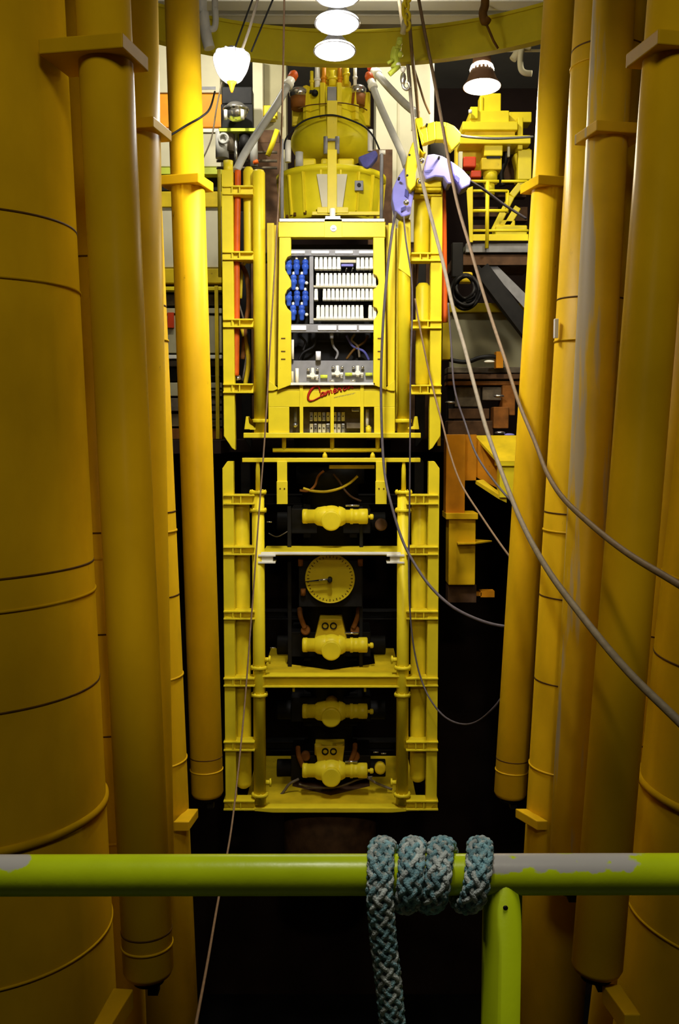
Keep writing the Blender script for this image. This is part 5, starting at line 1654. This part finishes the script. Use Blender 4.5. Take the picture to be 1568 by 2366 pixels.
cable('hose', 'black hose hanging along the control pod and curving right to the farthest right tube',
      [(914, 490, 19.0), (905, 540, 18.9), (893, 640, 18.8), (884, 760, 18.8), (880, 880, 18.8), (882, 1000, 18.7), (888, 1090, 18.5), (902, 1160, 18.2), (930, 1250, 17.9), (965, 1315, 17.5), (1000, 1362, 17), (1045, 1402, 16.5), (1100, 1430, 16), (1157, 1446, 15.6), (1220, 1448, 15.6), (1330, 1420, 15.8), (1500, 1340, 16.5)], .026, 'slatehose')
cable('hose', 'dark hose crossing the right guide post from the lavender pad down to the dark gap',
      [(932, 500, 19.0), (938, 560, 18.9), (950, 640, 18.9), (952, 720, 18.8)] + [(948, 860, 18.7), (947, 1000, 18.7), (946, 1150, 18.7), (944, 1300, 18.7), (948, 1430, 18.6), (962, 1530, 18.5), (985, 1600, 18.2), (1020, 1650, 17.5), (1060, 1672, 16.9), (1100, 1668, 16.3), (1143, 1632, 15.7), (1190, 1570, 15.7), (1300, 1470, 16), (1450, 1400, 16.6)], .017, 'slatehose')
cable('hose', 'thin brown hose slanting from the right side bay to the farthest right tube',
      [(958, 690, 19.1), (976, 790, 19.0), (998, 890, 18.9), (1022, 980, 18.5), (1040, 1050, 18.2), (1066, 1120, 17.8), (1110, 1190, 17), (1168, 1274, 16.0), (1230, 1350, 15.8), (1330, 1420, 16), (1480, 1470, 16.6)], .018, 'brownhose')
cable('hose', 'slate hose passing the rusty machinery towards the yellow beam end on the right',
      [(1035, 700, 19.5), (1042, 800, 19.4), (1050, 900, 19.2), (1075, 980, 19), (1100, 1050, 18.5), (1140, 1110, 17.8), (1190, 1165, 16.8), (1280, 1230, 16.2), (1440, 1300, 16.6)], .020, 'slatehose')
cable('tag_line', 'thin rust coloured line falling across the left frame and behind the lime rail',
      [(657, -30, 15), (655, 100, 15.5), (652, 240, 16.6), (648, 360, 18.0), (640, 520, 18.7), (626, 760, 18.8), (612, 1000, 18.8), (600, 1160, 18.7), (590, 1300, 18.5), (578, 1460, 18.2), (564, 1640, 17.6), (548, 1800, 16.6), (532, 1930, 15), (504, 2080, 12.4), (478, 2230, 10.5), (446, 2400, 8.8)], .016, 'brownhose', 'rope')
cable('lamp_cord', 'pale cord running up from the jar lamp', [(556, 122, 14.0), (578, 60, 14.0), (600, -20, 14.0)], .020, 'greyhose', 'cord')
cable('wire', 'thin dark wire left of the pale lamp cord', [(540, 118, 14.6), (560, 62, 14.5), (590, -20, 14.4)], .013, 'dark', 'wire')
cable('wire', 'thin dark wire right of the pale lamp cord', [(580, 120, 14.6), (604, 62, 14.5), (638, -20, 14.4)], .013, 'dark', 'wire')
cable('black_cable', 'short black cable slanting across the farthest left tube above its collar', [(380, 318, 14.4), (398, 310, 14.4), (430, 290, 14.45), (465, 270, 14.5), (485, 250, 15), (496, 212, 17)], .016, 'black', 'cable')
cable('black_cable', 'thin black cable hanging from the orange panel to the lower cream panel', [(512, 190, 24), (500, 250, 24), (488, 320, 24), (466, 372, 24)], .018, 'grime', 'cable')
cable('black_cable', 'black cable slanting across the bright yellow railing on the right', [(1050, 395, 19.4), (1085, 418, 19.8), (1120, 440, 20.5), (1160, 470, 21), (1215, 505, 21.4)], .028, 'slatehose', 'cable')
cable('wire_rope', 'bright wire rope strung level from the clamp tip to the farthest right tube', [(1058, 312, 19.0), (1090, 317, 19.2), (1150, 320, 19.8), (1230, 316, 20.5)], .026, 'steel', 'rope')

# ================================================================== world and colour
w = bpy.data.worlds.new('night')
sc.world = w
w.use_nodes = True
bg = w.node_tree.nodes['Background']
bg.inputs['Color'].default_value = (0.8, 0.7, 0.5, 1)
bg.inputs['Strength'].default_value = 0.004
vs_ = sc.view_settings
vs_.view_transform = 'Standard'
vs_.look = 'None'
vs_.exposure = 0.0
vs_.gamma = 1.0
vs_.use_curve_mapping = False
sc.cycles.use_denoising = True
sc.cycles.max_bounces = 6
sc.cycles.sample_clamp_indirect = 4.0
